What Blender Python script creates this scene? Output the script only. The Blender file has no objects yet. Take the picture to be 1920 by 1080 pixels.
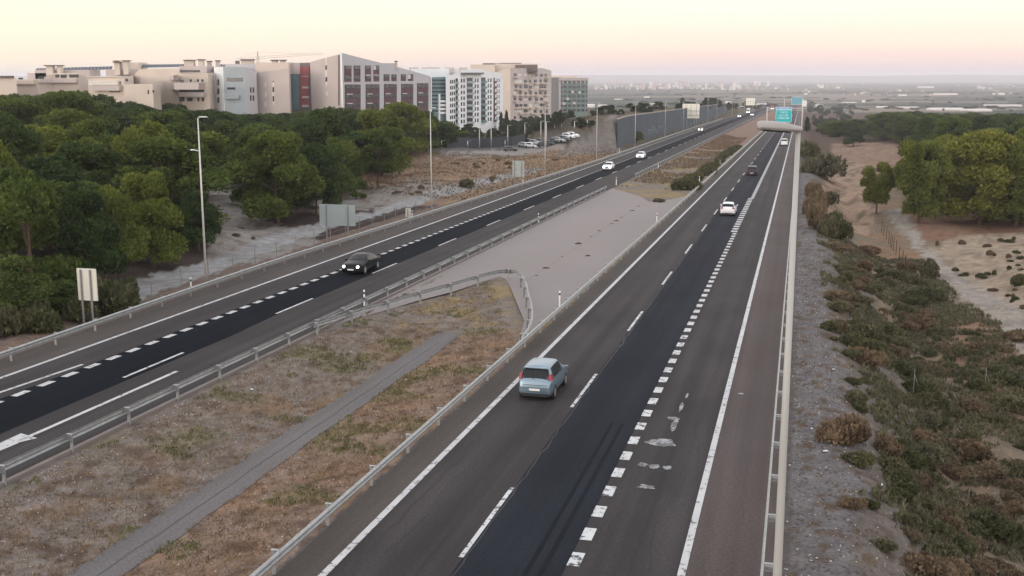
import bpy, math, random
from math import radians, sin, cos, tan, atan, pi, hypot
from mathutils import Vector, Matrix, noise
random.seed(7)
SC = bpy.context.scene
COL = SC.collection

# ------------------------------------------------------------------ camera
F = 2090.0; H0 = 14.3; PITCH = atan(395/2090); A = radians(14.36); S = .01567
sa, ca = sin(A), cos(A)
cam_d = bpy.data.cameras.new('camera'); cam = bpy.data.objects.new('camera', cam_d); COL.objects.link(cam)
cam.location = (0, 0, H0); cam.rotation_euler = (pi/2-PITCH, 0, 0)
cam_d.sensor_width = 36; cam_d.lens = 36*F/1920; cam_d.clip_end = 60000; cam_d.clip_start = .3
SC.camera = cam
SC.render.resolution_x = 1024; SC.render.resolution_y = 576

# ------------------------------------------------------------------ sky, sun, exposure
SUN_EL, SUN_AZ = radians(6), radians(-128)      # sun on the horizon behind and to the left (azimuth from +Y towards +X)
world = bpy.data.worlds.new('World'); SC.world = world; world.use_nodes = True
nt = world.node_tree; nt.nodes.clear()
def wn(t): return nt.nodes.new(t)
wl = nt.links.new
out = wn('ShaderNodeOutputWorld'); bg = wn('ShaderNodeBackground'); wl(bg.outputs[0], out.inputs[0])
tc = wn('ShaderNodeTexCoord'); sep = wn('ShaderNodeSeparateXYZ'); wl(tc.outputs['Generated'], sep.inputs[0])
rp = wn('ShaderNodeValToRGB'); cr = rp.color_ramp; cr.interpolation = 'EASE'
mz = wn('ShaderNodeMath'); mz.operation = 'POWER'; mz.use_clamp = True; mz.inputs[1].default_value = .5
wl(sep.outputs['Z'], mz.inputs[0]); wl(mz.outputs[0], rp.inputs[0])
stops = [(0, (.60, .52, .58)), (.083, (.62, .505, .545)), (.13, (.72, .555, .52)), (.176, (.775, .65, .56)), (.25, (.80, .735, .645)), (.42, (1.16, 1.07, .97)), (1, (.94, .95, 1.04))]
while len(cr.elements) < len(stops): cr.elements.new(.5)
for e, (p, c) in zip(cr.elements, stops): e.position = p; e.color = (*c, 1)
rq = wn('ShaderNodeValToRGB'); cq = rq.color_ramp
stq = [(0, (.76, .64, .50)), (.10, (.79, .67, .51)), (.24, (.85, .765, .60)), (.42, (1.24, 1.13, .98)), (1, (.94, .95, 1.04))]
while len(cq.elements) < len(stq): cq.elements.new(.5)
for e, (p, c) in zip(cq.elements, stq): e.position = p; e.color = (*c, 1)
wl(mz.outputs[0], rq.inputs[0])
ma = wn('ShaderNodeMapRange'); ma.inputs[1].default_value = .18; ma.inputs[2].default_value = -.45; wl(sep.outputs['X'], ma.inputs[0])
mx = wn('ShaderNodeMix'); mx.data_type = 'RGBA'; wl(ma.outputs[0], mx.inputs[0]); wl(rp.outputs[0], mx.inputs[6]); wl(rq.outputs[0], mx.inputs[7])
sky = wn('ShaderNodeTexSky'); sky.sky_type = 'NISHITA'; sky.sun_disc = False; sky.sun_elevation = SUN_EL; sky.sun_rotation = SUN_AZ
sb = wn('ShaderNodeVectorMath'); sb.operation = 'SCALE'; sb.inputs[3].default_value = .02; wl(sky.outputs[0], sb.inputs[0])
ad = wn('ShaderNodeVectorMath'); ad.operation = 'ADD'; wl(mx.outputs[2], ad.inputs[0]); wl(sb.outputs[0], ad.inputs[1])
gy = wn('ShaderNodeMapRange'); gy.inputs[1].default_value = .1; gy.inputs[2].default_value = -.75; wl(sep.outputs['Y'], gy.inputs[0])      # afterglow low over the horizon behind the viewer
gz = wn('ShaderNodeMapRange'); gz.inputs[1].default_value = .5; gz.inputs[2].default_value = .0; wl(sep.outputs['Z'], gz.inputs[0])
gm = wn('ShaderNodeMath'); gm.operation = 'MULTIPLY'; wl(gy.outputs[0], gm.inputs[0]); wl(gz.outputs[0], gm.inputs[1])
gc = wn('ShaderNodeVectorMath'); gc.operation = 'SCALE'; gc.inputs[0].default_value = (1.25, 1.0, .92); wl(gm.outputs[0], gc.inputs[3])
ga = wn('ShaderNodeVectorMath'); ga.operation = 'ADD'; wl(ad.outputs[0], ga.inputs[0]); wl(gc.outputs[0], ga.inputs[1])
wl(ga.outputs[0], bg.inputs[0]); bg.inputs[1].default_value = 1.0
sl = bpy.data.lights.new('sun', 'SUN'); sl.energy = .75; sl.angle = radians(20); sl.color = (1, .86, .76)
so = bpy.data.objects.new('sun', sl); COL.objects.link(so)
sd = Vector((sin(SUN_AZ)*cos(SUN_EL), cos(SUN_AZ)*cos(SUN_EL), sin(SUN_EL)))
so.rotation_euler = sd.to_track_quat('Z', 'Y').to_euler(); so.location = (0, 0, 200)
SC.view_settings.view_transform = 'Standard'; SC.view_settings.look = 'None'
SC.view_settings.exposure = 0.42; SC.view_settings.gamma = 1
SC.cycles.max_bounces = 5; SC.cycles.diffuse_bounces = 3; SC.cycles.volume_bounces = 1; SC.cycles.transparent_max_bounces = 6

# ------------------------------------------------------------------ geometry of the place
def clamp(x, a=0., b=1.): return a if x < a else b if x > b else x
def sm(x, a, b):
    t = clamp((x-a)/(b-a)); return t*t*(3-2*t)
def lerp(a, b, t): return a+(b-a)*t
def interp(x, pts):
    if x <= pts[0][0]: return pts[0][1]
    for (x0, y0), (x1, y1) in zip(pts, pts[1:]):
        if x <= x1: return y0+(y1-y0)*(x-x0)/(x1-x0)
    return pts[-1][1]
def nz(x, y, s, o=0): return noise.noise(Vector((x*s+o, y*s-o, o*.7)))
def ray(px, py):
    c, s = cos(PITCH), sin(PITCH); X = px-960; U = 540-py
    return Vector((X, F*c+U*s, -F*s+U*c))
def uv_of(x, y): return x*sa+y*ca, x*ca-y*sa
def xy_of(u, v): return u*sa+v*ca, u*ca-v*sa
def plane(u):
    if u < 1400: return -S*u
    t = min(u-1400, 1200); return -S*1400-S*t*(1-t/2400)
RAILL = [(10, -39), (30, -39.8), (49, -40.7), (70.7, -41.6), (86, -42.0), (125, -42), (235, -41.7), (499, -45.2), (711, -46.2), (1300, -46.5)]
WV = lambda u: interp(u, [(250, -50.5), (313, -49.4), (420, -48.6), (520, -48.4), (700, -49.5), (820, -50.5)])
def off(u, v):
    """height of the ground above the motorway plane"""
    if u > 1500: 
        r = 1.0 - sm(u, 1500, 2500)
    else: r = 1.0
    rl = interp(u, RAILL)
    h = 0.
    if v > .9:                                   # embankment and scrub on the right
        d = v-.9
        top = sm(d, .8, 8.5+nz(u, v, .05)*2)
        h = -4.2*top*sm(u, -20, 10)
        h += sm(d, 2, 8)*(nz(u, v, .09)*1.0+nz(u, v, .35, 3)*.28)
        h += 2.6*math.exp(-((u-112)/20)**2-((v-30)/9)**2)
        h += 1.6*math.exp(-((u-210)/30)**2-((v-11)/5)**2)
        h += 1.3*sm(v, 40, 90)
    elif v < rl-.9:                              # verge, track and wood on the left
        d = rl-.9-v
        h = -.35*sm(d, 0, 1.5)
        h += sm(d, 6, 12)*(nz(u, v, .06)*1.3+nz(u, v, .25, 3)*.45+.6)
        h += 1.2*sm(d, 30, 80)*sm(300-u, 0, 60)
        dd = WV(u)-v
        w = sm(u, 258, 318)*(1-sm(u, 900, 1100))
        h += w*8.0*sm(dd, .35, 1.5 if u > 312 else 9)*(1-(sm(dd, 12, 42) if u > 345 else sm(dd, 7, 17)))
    elif -27.2 < v < -15.3 and u < 420:          # median
        m = min(v+27.2, -15.3-v)
        k = 1-sm(u, 64, 84) if u < 110 else sm(u, 165, 185)
        pw = sm(abs(v+20.6), 1.0, 1.6) if u < 66 else 1
        h = -k*(.45*sm(m, 0, 4.5)) + k*pw*(nz(u, v, .6)*.10+nz(u, v, 1.7, 5)*.05+.03)*sm(m, 0, 1)
    return h*r-.035
def H(u, v): return plane(u)+off(u, v)
def P(u, v, z=0.):
    """world point z metres above the ground plane"""
    x, y = xy_of(u, v); return Vector((x, y, plane(u)+z))
def G(u, v, z=0.):
    x, y = xy_of(u, v); return Vector((x, y, H(u, v)+z))
def proj(p):
    c, s = cos(PITCH), sin(PITCH); z = p[2]-H0
    f = p[1]*c-z*s; up = p[1]*s+z*c
    return (960+F*p[0]/f, 540-F*up/f) if f > .1 else (-9999, -9999)
def hit(px, py):
    """ground position (u, v) seen along one line of sight"""
    d = ray(px, py).normalized(); t = 15.; st_ = 0.
    while t < 9000:
        x, y, z = d.x*t, d.y*t, H0+d.z*t; u, v = uv_of(x, y)
        g = z-H(u, v)
        if g < .02:
            a, b = max(t-st_, 1), t
            for _ in range(18):
                t = (a+b)/2; x, y, z = d.x*t, d.y*t, H0+d.z*t; u, v = uv_of(x, y)
                if z-H(u, v) < 0: b = t
                else: a = t
            break
        st_ = max(g*.9/max(.02, -d.z+.01)*.35, .05); st_ = min(st_, 12); t += st_
        continue
        t += max(g*.9/max(.02, -d.z+.01)*.35, .05)
    return u, v
def at(px, py, Y):
    d = ray(px, py); return Vector((0, 0, H0))+d*(Y/d.y)

# ------------------------------------------------------------------ object helpers
def tag(o, label=None, cat=None, group=None, kind=None):
    if label: o['label'] = label
    if cat: o['category'] = cat
    if group: o['group'] = group
    if kind: o['kind'] = kind
    return o
def empty(name, loc, rz=0):
    o = bpy.data.objects.new(name, None); COL.objects.link(o); o.location = loc; o.rotation_euler = (0, 0, rz)
    o.empty_display_size = .2; return o
def dup(o, parent=None):
    c = o.copy(); COL.objects.link(c)
    if parent is not None: c.parent = parent
    for ch in KIDS.get(o.name, []): dup(ch, c)
    return c
KIDS = {}
class MB:
    def __init__(s): s.v = []; s.f = []; s.uv = None
    def add(s, vs, fs):
        n = len(s.v); s.v += [tuple(p) for p in vs]; s.f += [tuple(i+n for i in f) for f in fs]; return s
    def quad(s, a, b, c, d): return s.add([a, b, c, d], [(0, 1, 2, 3)])
    def box(s, x0, y0, z0, x1, y1, z1, M=None):
        vs = [Vector(p) for p in ((x0, y0, z0), (x1, y0, z0), (x1, y1, z0), (x0, y1, z0), (x0, y0, z1), (x1, y0, z1), (x1, y1, z1), (x0, y1, z1))]
        if M is not None: vs = [M @ p for p in vs]
        return s.add(vs, [(0, 3, 2, 1), (4, 5, 6, 7), (0, 1, 5, 4), (1, 2, 6, 5), (2, 3, 7, 6), (3, 0, 4, 7)])
    def tube(s, pts, rs, n=8, cap=True):
        if not hasattr(rs, '__len__'): rs = [rs]*len(pts)
        pts = [Vector(p) for p in pts]; base = len(s.v); 
        for i, p in enumerate(pts):
            t = (pts[min(i+1, len(pts)-1)]-pts[max(i-1, 0)]).normalized()
            a = t.cross(Vector((0, 0, 1)))
            if a.length < .05: a = Vector((1, 0, 0))
            a.normalize(); b = t.cross(a)
            for k in range(n):
                q = p+(a*cos(2*pi*k/n)+b*sin(2*pi*k/n))*rs[i]; s.v.append(tuple(q))
        for i in range(len(pts)-1):
            for k in range(n):
                s.f.append((base+i*n+k, base+i*n+(k+1) % n, base+(i+1)*n+(k+1) % n, base+(i+1)*n+k))
        if cap:
            s.f.append(tuple(base+k for k in range(n-1, -1, -1))); s.f.append(tuple(base+(len(pts)-1)*n+k for k in range(n)))
        return s
    def build(s, name, mat, parent=None, smooth=False, loc=None, rz=0):
        me = bpy.data.meshes.new(name); me.from_pydata(s.v, [], s.f); me.materials.append(mat)
        if smooth: me.polygons.foreach_set('use_smooth', [True]*len(me.polygons))
        if s.uv:
            l = me.uv_layers.new(name='uv'); buf = []
            for p in me.polygons:
                for i in p.vertices: buf += s.uv[i]
            l.data.foreach_set('uv', buf)
        me.update()
        return mobj(name, me, parent, loc, rz)
def mobj(name, me, parent=None, loc=None, rz=0):
    o = bpy.data.objects.new(name, me); COL.objects.link(o)
    if parent is not None: o.parent = parent; KIDS.setdefault(parent.name, []).append(o)
    if loc is not None: o.location = loc
    if rz: o.rotation_euler = (0, 0, rz)
    return o

# ------------------------------------------------------------------ materials
MATS = {}
def mat(name, col, rough=.8, metal=0., var=.12, scale=1.5, col2=None, scale2=None, emit=None, spec=.3, coord='Object', bump=0., stretch=None):
    if name in MATS: return MATS[name]
    m = bpy.data.materials.new(name); m.use_nodes = True; t = m.node_tree; b = t.nodes['Principled BSDF']
    b.inputs['Roughness'].default_value = rough; b.inputs['Metallic'].default_value = metal; b.inputs['Specular IOR Level'].default_value = spec
    if emit:
        b.inputs['Emission Color'].default_value = (*emit[0], 1); b.inputs['Emission Strength'].default_value = emit[1]
    tcn = t.nodes.new('ShaderNodeTexCoord'); src = tcn.outputs[coord]
    if stretch:
        mp = t.nodes.new('ShaderNodeMapping'); mp.inputs['Scale'].default_value = stretch; t.links.new(src, mp.inputs[0]); src = mp.outputs[0]
    n1 = t.nodes.new('ShaderNodeTexNoise'); n1.inputs['Scale'].default_value = scale; n1.inputs['Detail'].default_value = 5; t.links.new(src, n1.inputs[0])
    r = t.nodes.new('ShaderNodeValToRGB'); r.color_ramp.elements[0].position = .3; r.color_ramp.elements[1].position = .7
    c2 = col2 or tuple(min(1, c*(1+var)) for c in col); c1 = col if col2 else tuple(c*(1-var) for c in col)
    r.color_ramp.elements[0].color = (*c1, 1); r.color_ramp.elements[1].color = (*c2, 1)
    t.links.new(n1.outputs[0], r.inputs[0]); last = r.outputs[0]
    if scale2:
        n2 = t.nodes.new('ShaderNodeTexNoise'); n2.inputs['Scale'].default_value = scale2; n2.inputs['Detail'].default_value = 4; t.links.new(tcn.outputs[coord], n2.inputs[0])
        mr = t.nodes.new('ShaderNodeMapRange'); mr.inputs[1].default_value = .25; mr.inputs[2].default_value = .75; mr.inputs[3].default_value = .7; mr.inputs[4].default_value = 1.3
        t.links.new(n2.outputs[0], mr.inputs[0])
        vm = t.nodes.new('ShaderNodeVectorMath'); vm.operation = 'SCALE'; t.links.new(last, vm.inputs[0]); t.links.new(mr.outputs[0], vm.inputs[3]); last = vm.outputs[0]
    t.links.new(last, b.inputs['Base Color'])
    if bump:
        bp = t.nodes.new('ShaderNodeBump'); bp.inputs['Strength'].default_value = bump; bp.inputs['Distance'].default_value = .1
        t.links.new(n1.outputs[0], bp.inputs['Height']); t.links.new(bp.outputs[0], b.inputs['Normal'])
    MATS[name] = m; return m

def asphalt(name, col, patch=.16, spec=.12):
    """worn tarmac; uv = metres along and across the road"""
    m = bpy.data.materials.new(name); m.use_nodes = True; t = m.node_tree; b = t.nodes['Principled BSDF']; L = t.links.new
    b.inputs['Roughness'].default_value = .88; b.inputs['Specular IOR Level'].default_value = spec
    uvn = t.nodes.new('ShaderNodeUVMap')
    def nse(sx, sy, sc, det=4):
        mp = t.nodes.new('ShaderNodeMapping'); mp.inputs['Scale'].default_value = (sx, sy, 1); L(uvn.outputs[0], mp.inputs[0])
        n = t.nodes.new('ShaderNodeTexNoise'); n.inputs['Scale'].default_value = sc; n.inputs['Detail'].default_value = det; L(mp.outputs[0], n.inputs[0]); return n.outputs[0]
    def rng(s, lo, hi, a=.3, b_=.7):
        r = t.nodes.new('ShaderNodeMapRange'); r.inputs[1].default_value = a; r.inputs[2].default_value = b_; r.inputs[3].default_value = lo; r.inputs[4].default_value = hi; L(s, r.inputs[0]); return r.outputs[0]
    def mul(a, c):
        x = t.nodes.new('ShaderNodeMath'); x.operation = 'MULTIPLY'; L(a, x.inputs[0]); L(c, x.inputs[1]); return x.outputs[0]
    k = mul(mul(rng(nse(.012, 1.1, 1.0), 1-patch, 1+patch), rng(nse(.25, .5, .6), 1-patch*.6, 1+patch*.6)), rng(nse(1, 1, 9, 6), .8, 1.2))
    hue = t.nodes.new('ShaderNodeMix'); hue.data_type = 'RGBA'; L(nse(.06, .35, 1), hue.inputs[0])
    hue.inputs[6].default_value = (col[0]*1.08, col[1], col[2]*.92, 1); hue.inputs[7].default_value = (col[0]*.95, col[1], col[2]*1.08, 1)
    vm = t.nodes.new('ShaderNodeVectorMath'); vm.operation = 'SCALE'; L(hue.outputs[2], vm.inputs[0]); L(k, vm.inputs[3]); L(vm.outputs[0], b.inputs['Base Color'])
    return m
def paint(name, col, wear, under):
    m = bpy.data.materials.new(name); m.use_nodes = True; t = m.node_tree; b = t.nodes['Principled BSDF']; L = t.links.new
    b.inputs['Roughness'].default_value = .6
    tcn = t.nodes.new('ShaderNodeTexCoord'); n = t.nodes.new('ShaderNodeTexNoise'); n.inputs['Scale'].default_value = 3.2; n.inputs['Detail'].default_value = 7; n.inputs['Roughness'].default_value = .7
    L(tcn.outputs['Object'], n.inputs[0])
    r = t.nodes.new('ShaderNodeValToRGB'); r.color_ramp.elements[0].position = wear; r.color_ramp.elements[1].position = wear+.05
    r.color_ramp.elements[0].color = (*under, 1); r.color_ramp.elements[1].color = (*col, 1)
    n2 = t.nodes.new('ShaderNodeTexNoise'); n2.inputs['Scale'].default_value = .7; L(tcn.outputs['Object'], n2.inputs[0])
    mr = t.nodes.new('ShaderNodeMapRange'); mr.inputs[3].default_value = .75; mr.inputs[4].default_value = 1.15; L(n2.outputs[0], mr.inputs[0])
    vm = t.nodes.new('ShaderNodeVectorMath'); vm.operation = 'SCALE'; L(n.outputs[0], r.inputs[0]); L(r.outputs[0], vm.inputs[0]); L(mr.outputs[0], vm.inputs[3]); L(vm.outputs[0], b.inputs['Base Color'])
    return m
def foliage(name, c1, c2, c3=None, trans=.16):
    m = bpy.data.materials.new(name); m.use_nodes = True; t = m.node_tree; L = t.links.new; t.nodes.clear()
    o = t.nodes.new('ShaderNodeOutputMaterial'); d = t.nodes.new('ShaderNodeBsdfDiffuse'); tr = t.nodes.new('ShaderNodeBsdfTranslucent'); mxs = t.nodes.new('ShaderNodeMixShader')
    mxs.inputs[0].default_value = trans
    tcn = t.nodes.new('ShaderNodeTexCoord'); oi = t.nodes.new('ShaderNodeObjectInfo')
    n = t.nodes.new('ShaderNodeTexNoise'); n.inputs['Scale'].default_value = .55; n.inputs['Detail'].default_value = 3; L(tcn.outputs['Object'], n.inputs[0])
    r = t.nodes.new('ShaderNodeValToRGB'); r.color_ramp.elements[0].position = .32; r.color_ramp.elements[1].position = .68
    r.color_ramp.elements[0].color = (*c1, 1); r.color_ramp.elements[1].color = (*c2, 1); L(n.outputs[0], r.inputs[0])
    m2 = t.nodes.new('ShaderNodeMix'); m2.data_type = 'RGBA'; m2.inputs[7].default_value = (*(c3 or c2), 1)
    mr = t.nodes.new('ShaderNodeMapRange'); mr.inputs[1].default_value = .25; mr.inputs[3].default_value = 0; mr.inputs[4].default_value = .75; L(oi.outputs['Random'], mr.inputs[0])
    L(mr.outputs[0], m2.inputs[0]); L(r.outputs[0], m2.inputs[6])
    n3 = t.nodes.new('ShaderNodeTexNoise'); n3.inputs['Scale'].default_value = 4.0; L(tcn.outputs['Object'], n3.inputs[0])
    m3 = t.nodes.new('ShaderNodeMapRange'); m3.inputs[1].default_value = .3; m3.inputs[2].default_value = .7; m3.inputs[3].default_value = .6; m3.inputs[4].default_value = 1.4; L(n3.outputs[0], m3.inputs[0])
    vm = t.nodes.new('ShaderNodeVectorMath'); vm.operation = 'SCALE'; L(m2.outputs[2], vm.inputs[0]); L(m3.outputs[0], vm.inputs[3])
    L(vm.outputs[0], d.inputs[0]); L(vm.outputs[0], tr.inputs[0]); L(d.outputs[0], mxs.inputs[1]); L(tr.outputs[0], mxs.inputs[2]); L(mxs.outputs[0], o.inputs[0])
    return m
def terrain_mat():
    m = bpy.data.materials.new('ground'); m.use_nodes = True; t = m.node_tree; b = t.nodes['Principled BSDF']; L = t.links.new
    b.inputs['Roughness'].default_value = 1; b.inputs['Specular IOR Level'].default_value = .05
    at_ = t.nodes.new('ShaderNodeAttribute'); at_.attribute_name = 'soil'
    tcn = t.nodes.new('ShaderNodeTexCoord')
    def nse(sc, det, ro=.6):
        n = t.nodes.new('ShaderNodeTexNoise'); n.inputs['Scale'].default_value = sc; n.inputs['Detail'].default_value = det; n.inputs['Roughness'].default_value = ro; L(tcn.outputs['Object'], n.inputs[0]); return n.outputs[0]
    def rng(s, a, b_, lo, hi):
        r = t.nodes.new('ShaderNodeMapRange'); r.inputs[1].default_value = a; r.inputs[2].default_value = b_; r.inputs[3].default_value = lo; r.inputs[4].default_value = hi; L(s, r.inputs[0]); return r.outputs[0]
    def scl(c, k):
        vm = t.nodes.new('ShaderNodeVectorMath'); vm.operation = 'SCALE'; L(c, vm.inputs[0]); L(k, vm.inputs[3]); return vm.outputs[0]
    c = scl(at_.outputs[0], rng(nse(.9, 6), .3, .7, .74, 1.2))
    c = scl(c, rng(nse(7, 5, .7), .3, .7, .66, 1.3))
    # pale stones
    vo = t.nodes.new('ShaderNodeTexVoronoi'); vo.inputs['Scale'].default_value = 3.3; L(tcn.outputs['Object'], vo.inputs[0])
    st = rng(vo.outputs[0], .07, .11, 1, 0)
    g = rng(nse(.5, 2), .5, .6, 0, 1)
    mm = t.nodes.new('ShaderNodeMath'); mm.operation = 'MULTIPLY'; L(st, mm.inputs[0]); L(g, mm.inputs[1])
    mk = t.nodes.new('ShaderNodeMath'); mk.operation = 'MULTIPLY'; L(mm.outputs[0], mk.inputs[0]); L(at_.outputs['Alpha'], mk.inputs[1])
    mx = t.nodes.new('ShaderNodeMix'); mx.data_type = 'RGBA'; L(mk.outputs[0], mx.inputs[0]); L(c, mx.inputs[6]); mx.inputs[7].default_value = (.5, .47, .44, 1)
    L(mx.outputs[2], b.inputs['Base Color'])
    bp = t.nodes.new('ShaderNodeBump'); bp.inputs['Strength'].default_value = .8; bp.inputs['Distance'].default_value = .12; L(nse(3.5, 6, .7), bp.inputs['Height']); L(bp.outputs[0], b.inputs['Normal'])
    return m

M_GALV = mat('galvanised steel', (.27, .285, .29), .45, .35, .15, 3, scale2=20, spec=.5)
M_GALVD = mat('weathered steel', (.22, .22, .22), .6, .2, .15, 4)
M_PALE = mat('pale painted metal', (.52, .52, .50), .5, .1, .08, 3, spec=.4)
M_SIGNB = mat('sign back', (.62, .62, .56), .6, .1, .06, 2, stretch=(1, 1, 9))
M_SIGNG = mat('grey sign back', (.30, .36, .37), .6, .1, .06, 2, stretch=(1, 1, 9))
M_DARK = mat('dark metal', (.05, .05, .05), .6)
M_WHITE = mat('white plastic', (.75, .76, .78), .5, var=.04)
M_RUBBER = mat('tyre rubber', (.02, .02, .02), .8)
M_RIM = mat('wheel rim', (.4, .4, .42), .35, .7)
M_GLASS = mat('car glass', (.008, .012, .015), .18, spec=.28)
M_TRIM = mat('black trim', (.02, .02, .022), .5)
M_TAIL = mat('tail light', (.26, .02, .035), .2, spec=.6)
M_TAILON = mat('lit tail light', (.5, .02, .02), .3, emit=((1, .08, .1), 1.6))
M_LAMP = mat('lit headlight', (.9, .9, .9), .2, emit=((1, .97, .9), 4))
M_PLATE = mat('number plate', (.7, .72, .75), .5, var=.03)
M_CONC = mat('concrete paving', (.205, .186, .180), .9, var=.05, scale=.06)
M_PATH = asphalt('old tarmac path', (.115, .110, .111), .12)
M_ASPH = asphalt('grey tarmac', (.038, .0355, .0365), .26)
M_ASPL = asphalt('light tarmac shoulder', (.066, .060, .055), .2)
M_ASPD = asphalt('dark resurfaced tarmac', (.0155, .0185, .0255), .24, .06)
M_ASPD2 = asphalt('fresh dark tarmac', (.0065, .0092, .0135), .18, .03)
M_LINE = paint('white line', (.44, .45, .46), .395, (.09, .09, .09))
M_LINEW = paint('worn white line', (.48, .50, .51), .42, (.03, .03, .033))
M_LINEG = paint('greyed line', (.26, .27, .29), .40, (.08, .08, .085))
M_STAIN = paint('paint spill', (.26, .28, .30), .48, (.068, .062, .062))
M_SEAM = mat('tar seam', (.018, .018, .018), .7)
M_BARK = mat('pine bark', (.09, .06, .045), .95, scale=3)
M_PINE = foliage('pine needles', (.044, .072, .022), (.100, .135, .034), (.155, .18, .038))
M_PINED = foliage('dark pine needles', (.025, .046, .020), (.060, .092, .030), (.092, .125, .036))
M_PINER = foliage('olive pine needles', (.066, .086, .024), (.135, .155, .038), (.18, .185, .04))
M_BUSH = foliage('grey green scrub', (.082, .082, .048), (.155, .150, .080), (.115, .110, .075))
M_BUSHB = foliage('dry brown scrub', (.125, .092, .062), (.215, .160, .105), (.16, .128, .088))
M_BUSHG = foliage('green scrub', (.062, .070, .036), (.118, .122, .060), (.105, .108, .062))
M_CYP = foliage('cypress needles', (.014, .030, .018), (.030, .052, .024))
M_FAR = foliage('distant tree', (.030, .05, .028), (.06, .08, .035), (.07, .08, .04))

# ------------------------------------------------------------------ ground
def inpoly(x, y, p):
    r = False; j = len(p)-1
    for i in range(len(p)):
        if (p[i][1] > y) != (p[j][1] > y) and x < (p[j][0]-p[i][0])*(y-p[i][1])/(p[j][1]-p[i][1])+p[i][0]: r = not r
        j = i
    return r
ZONES = [
 ([(720, 292), (830, 286), (960, 292), (1150, 270), (1160, 300), (1000, 345), (830, 385), (700, 380), (620, 350)], (.215, .15, .10), .2),
 ([(388, 352), (475, 335), (500, 415), (560, 432), (600, 455), (480, 492), (385, 510), (395, 430)], (.215, .20, .185), .35),
 ([(590, 348), (720, 352), (770, 335), (860, 345), (800, 372), (690, 392), (590, 402)], (.205, .19, .17), .45),
 ([(220, 530), (300, 512), (400, 488), (480, 452), (560, 425), (700, 395), (830, 350), (1010, 312), (1015, 318), (840, 368), (700, 406), (640, 424), (560, 449), (420, 506), (250, 566), (225, 560)], (.25, .252, .25), .15),
 ([(1040, 292), (1090, 262), (1150, 212), (1160, 222), (1160, 288)], (.17, .155, .14), .1),
 ([(820, 284), (960, 281), (1040, 273), (1080, 266), (1075, 272), (1040, 284), (960, 293), (820, 294)], (.22, .205, .19), 0),
 ([(820, 262), (1000, 262), (1100, 250), (1100, 262), (1060, 270), (960, 281), (820, 284)], (.10, .095, .09), .1),
 ([(1560, 268), (1920, 268), (1700, 330), (1610, 322), (1560, 300)], (.22, .15, .11), .3),
 ([(1555, 300), (1620, 305), (1650, 380), (1630, 440), (1560, 430), (1530, 380)], (.27, .195, .14), .5),
 ([(1660, 400), (1925, 385), (1925, 440), (1780, 450), (1720, 450)], (.17, .105, .072), .15),
 ([(1735, 468), (1800, 442), (1925, 436), (1925, 620), (1850, 560), (1780, 515)], (.27, .22, .165), .3),
 ([(1760, 600), (1925, 600), (1925, 780), (1850, 760), (1770, 690)], (.19, .125, .085), .3),
 ([(1660, 395), (1690, 393), (1748, 470), (1805, 520), (1928, 585), (1928, 640), (1800, 560), (1735, 490), (1675, 420)], (.26, .235, .205), .2),
 ([(1880, 600), (1930, 640), (1930, 680), (1875, 620)], (.26, .235, .205), .2),
]
def soil(u, v, z):
    x, y = xy_of(u, v); n = nz(u, v, .12); n2 = nz(u, v, .5, 9); n3 = nz(u, v, 1.6, 4)
    k = 1.; rl = interp(u, RAILL)
    if u > 1250 or abs(v) > 330:                 # the valley: fields in long strips
        a = nz(x*.25, y, .004, 2)+.4*nz(x*.3, y, .0015, 6); b = nz(x*.3, y, .007, 8)
        c = (.125, .112, .08) if a > .2 else (.070, .082, .058) if a > -.1 else (.042, .055, .042)
        if b > .3: c = (.19, .165, .13)
        if b < -.3: c = (.035, .042, .035)
        return (*c, 0)
    if v > .3:
        c = Vector((.135, .126, .126)) if v < 2.7+n*1.2 else Vector((.125, .110, .098)) if v < 7 else Vector((.155, .125, .092))
        if v < 7 and n3 > .25: c = Vector((.10, .075, .055))
        if v >= 7: c = c.lerp(Vector((.19, .125, .08)), sm(n+n2*.5, -.1, .4))
        if v > 22 and u > 140: c = Vector((.10, .062, .045))
        if u > 320: c = Vector((.09, .065, .05))
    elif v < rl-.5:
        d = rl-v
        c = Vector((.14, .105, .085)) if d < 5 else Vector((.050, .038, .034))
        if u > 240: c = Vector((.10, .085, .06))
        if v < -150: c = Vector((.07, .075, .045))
    elif v < -28 or v > -14.9: c = Vector((.10, .09, .085))
    else:
        c = Vector((.172, .148, .130))
        g = sm(n*1.3+n2*.9+n3*.5, -.15, .42)
        if u < 66:
            c = c.lerp(Vector((.185, .130, .088)), g*.95*sm(v, -27.5, -23)); 
            gg = sm(nz(u, v, .35, 21)+n3*.35, .15, .42); c = c.lerp(Vector((.145, .13, .075)), gg*.6)
            if v > -19.8: c = c.lerp(Vector((.24, .15, .10)), .45)
            c = c.lerp(Vector((.075, .05, .04)), .7*sm(n3*.7-nz(u, v, .9, 33), .25, .5))
        else: c = c.lerp(Vector((.22, .17, .095)), g)
        if u > 300: c = Vector((.20, .14, .11))
        k = 1
    px, py = proj((x, y, z))
    if 0 < py < 1300 and u < 700:
        jx, jy = n2*9*min(1, 120/max(u, 30)), n3*7*min(1, 120/max(u, 30))
        for poly, cc, mixn in ZONES:
            if inpoly(px+jx, py+jy, poly):
                c = Vector(cc)
                if mixn: c = c.lerp(Vector((.10, .075, .055)), mixn*sm(n2+n3*.7, 0, .4)*1.6)
    return (*c, k)
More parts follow.
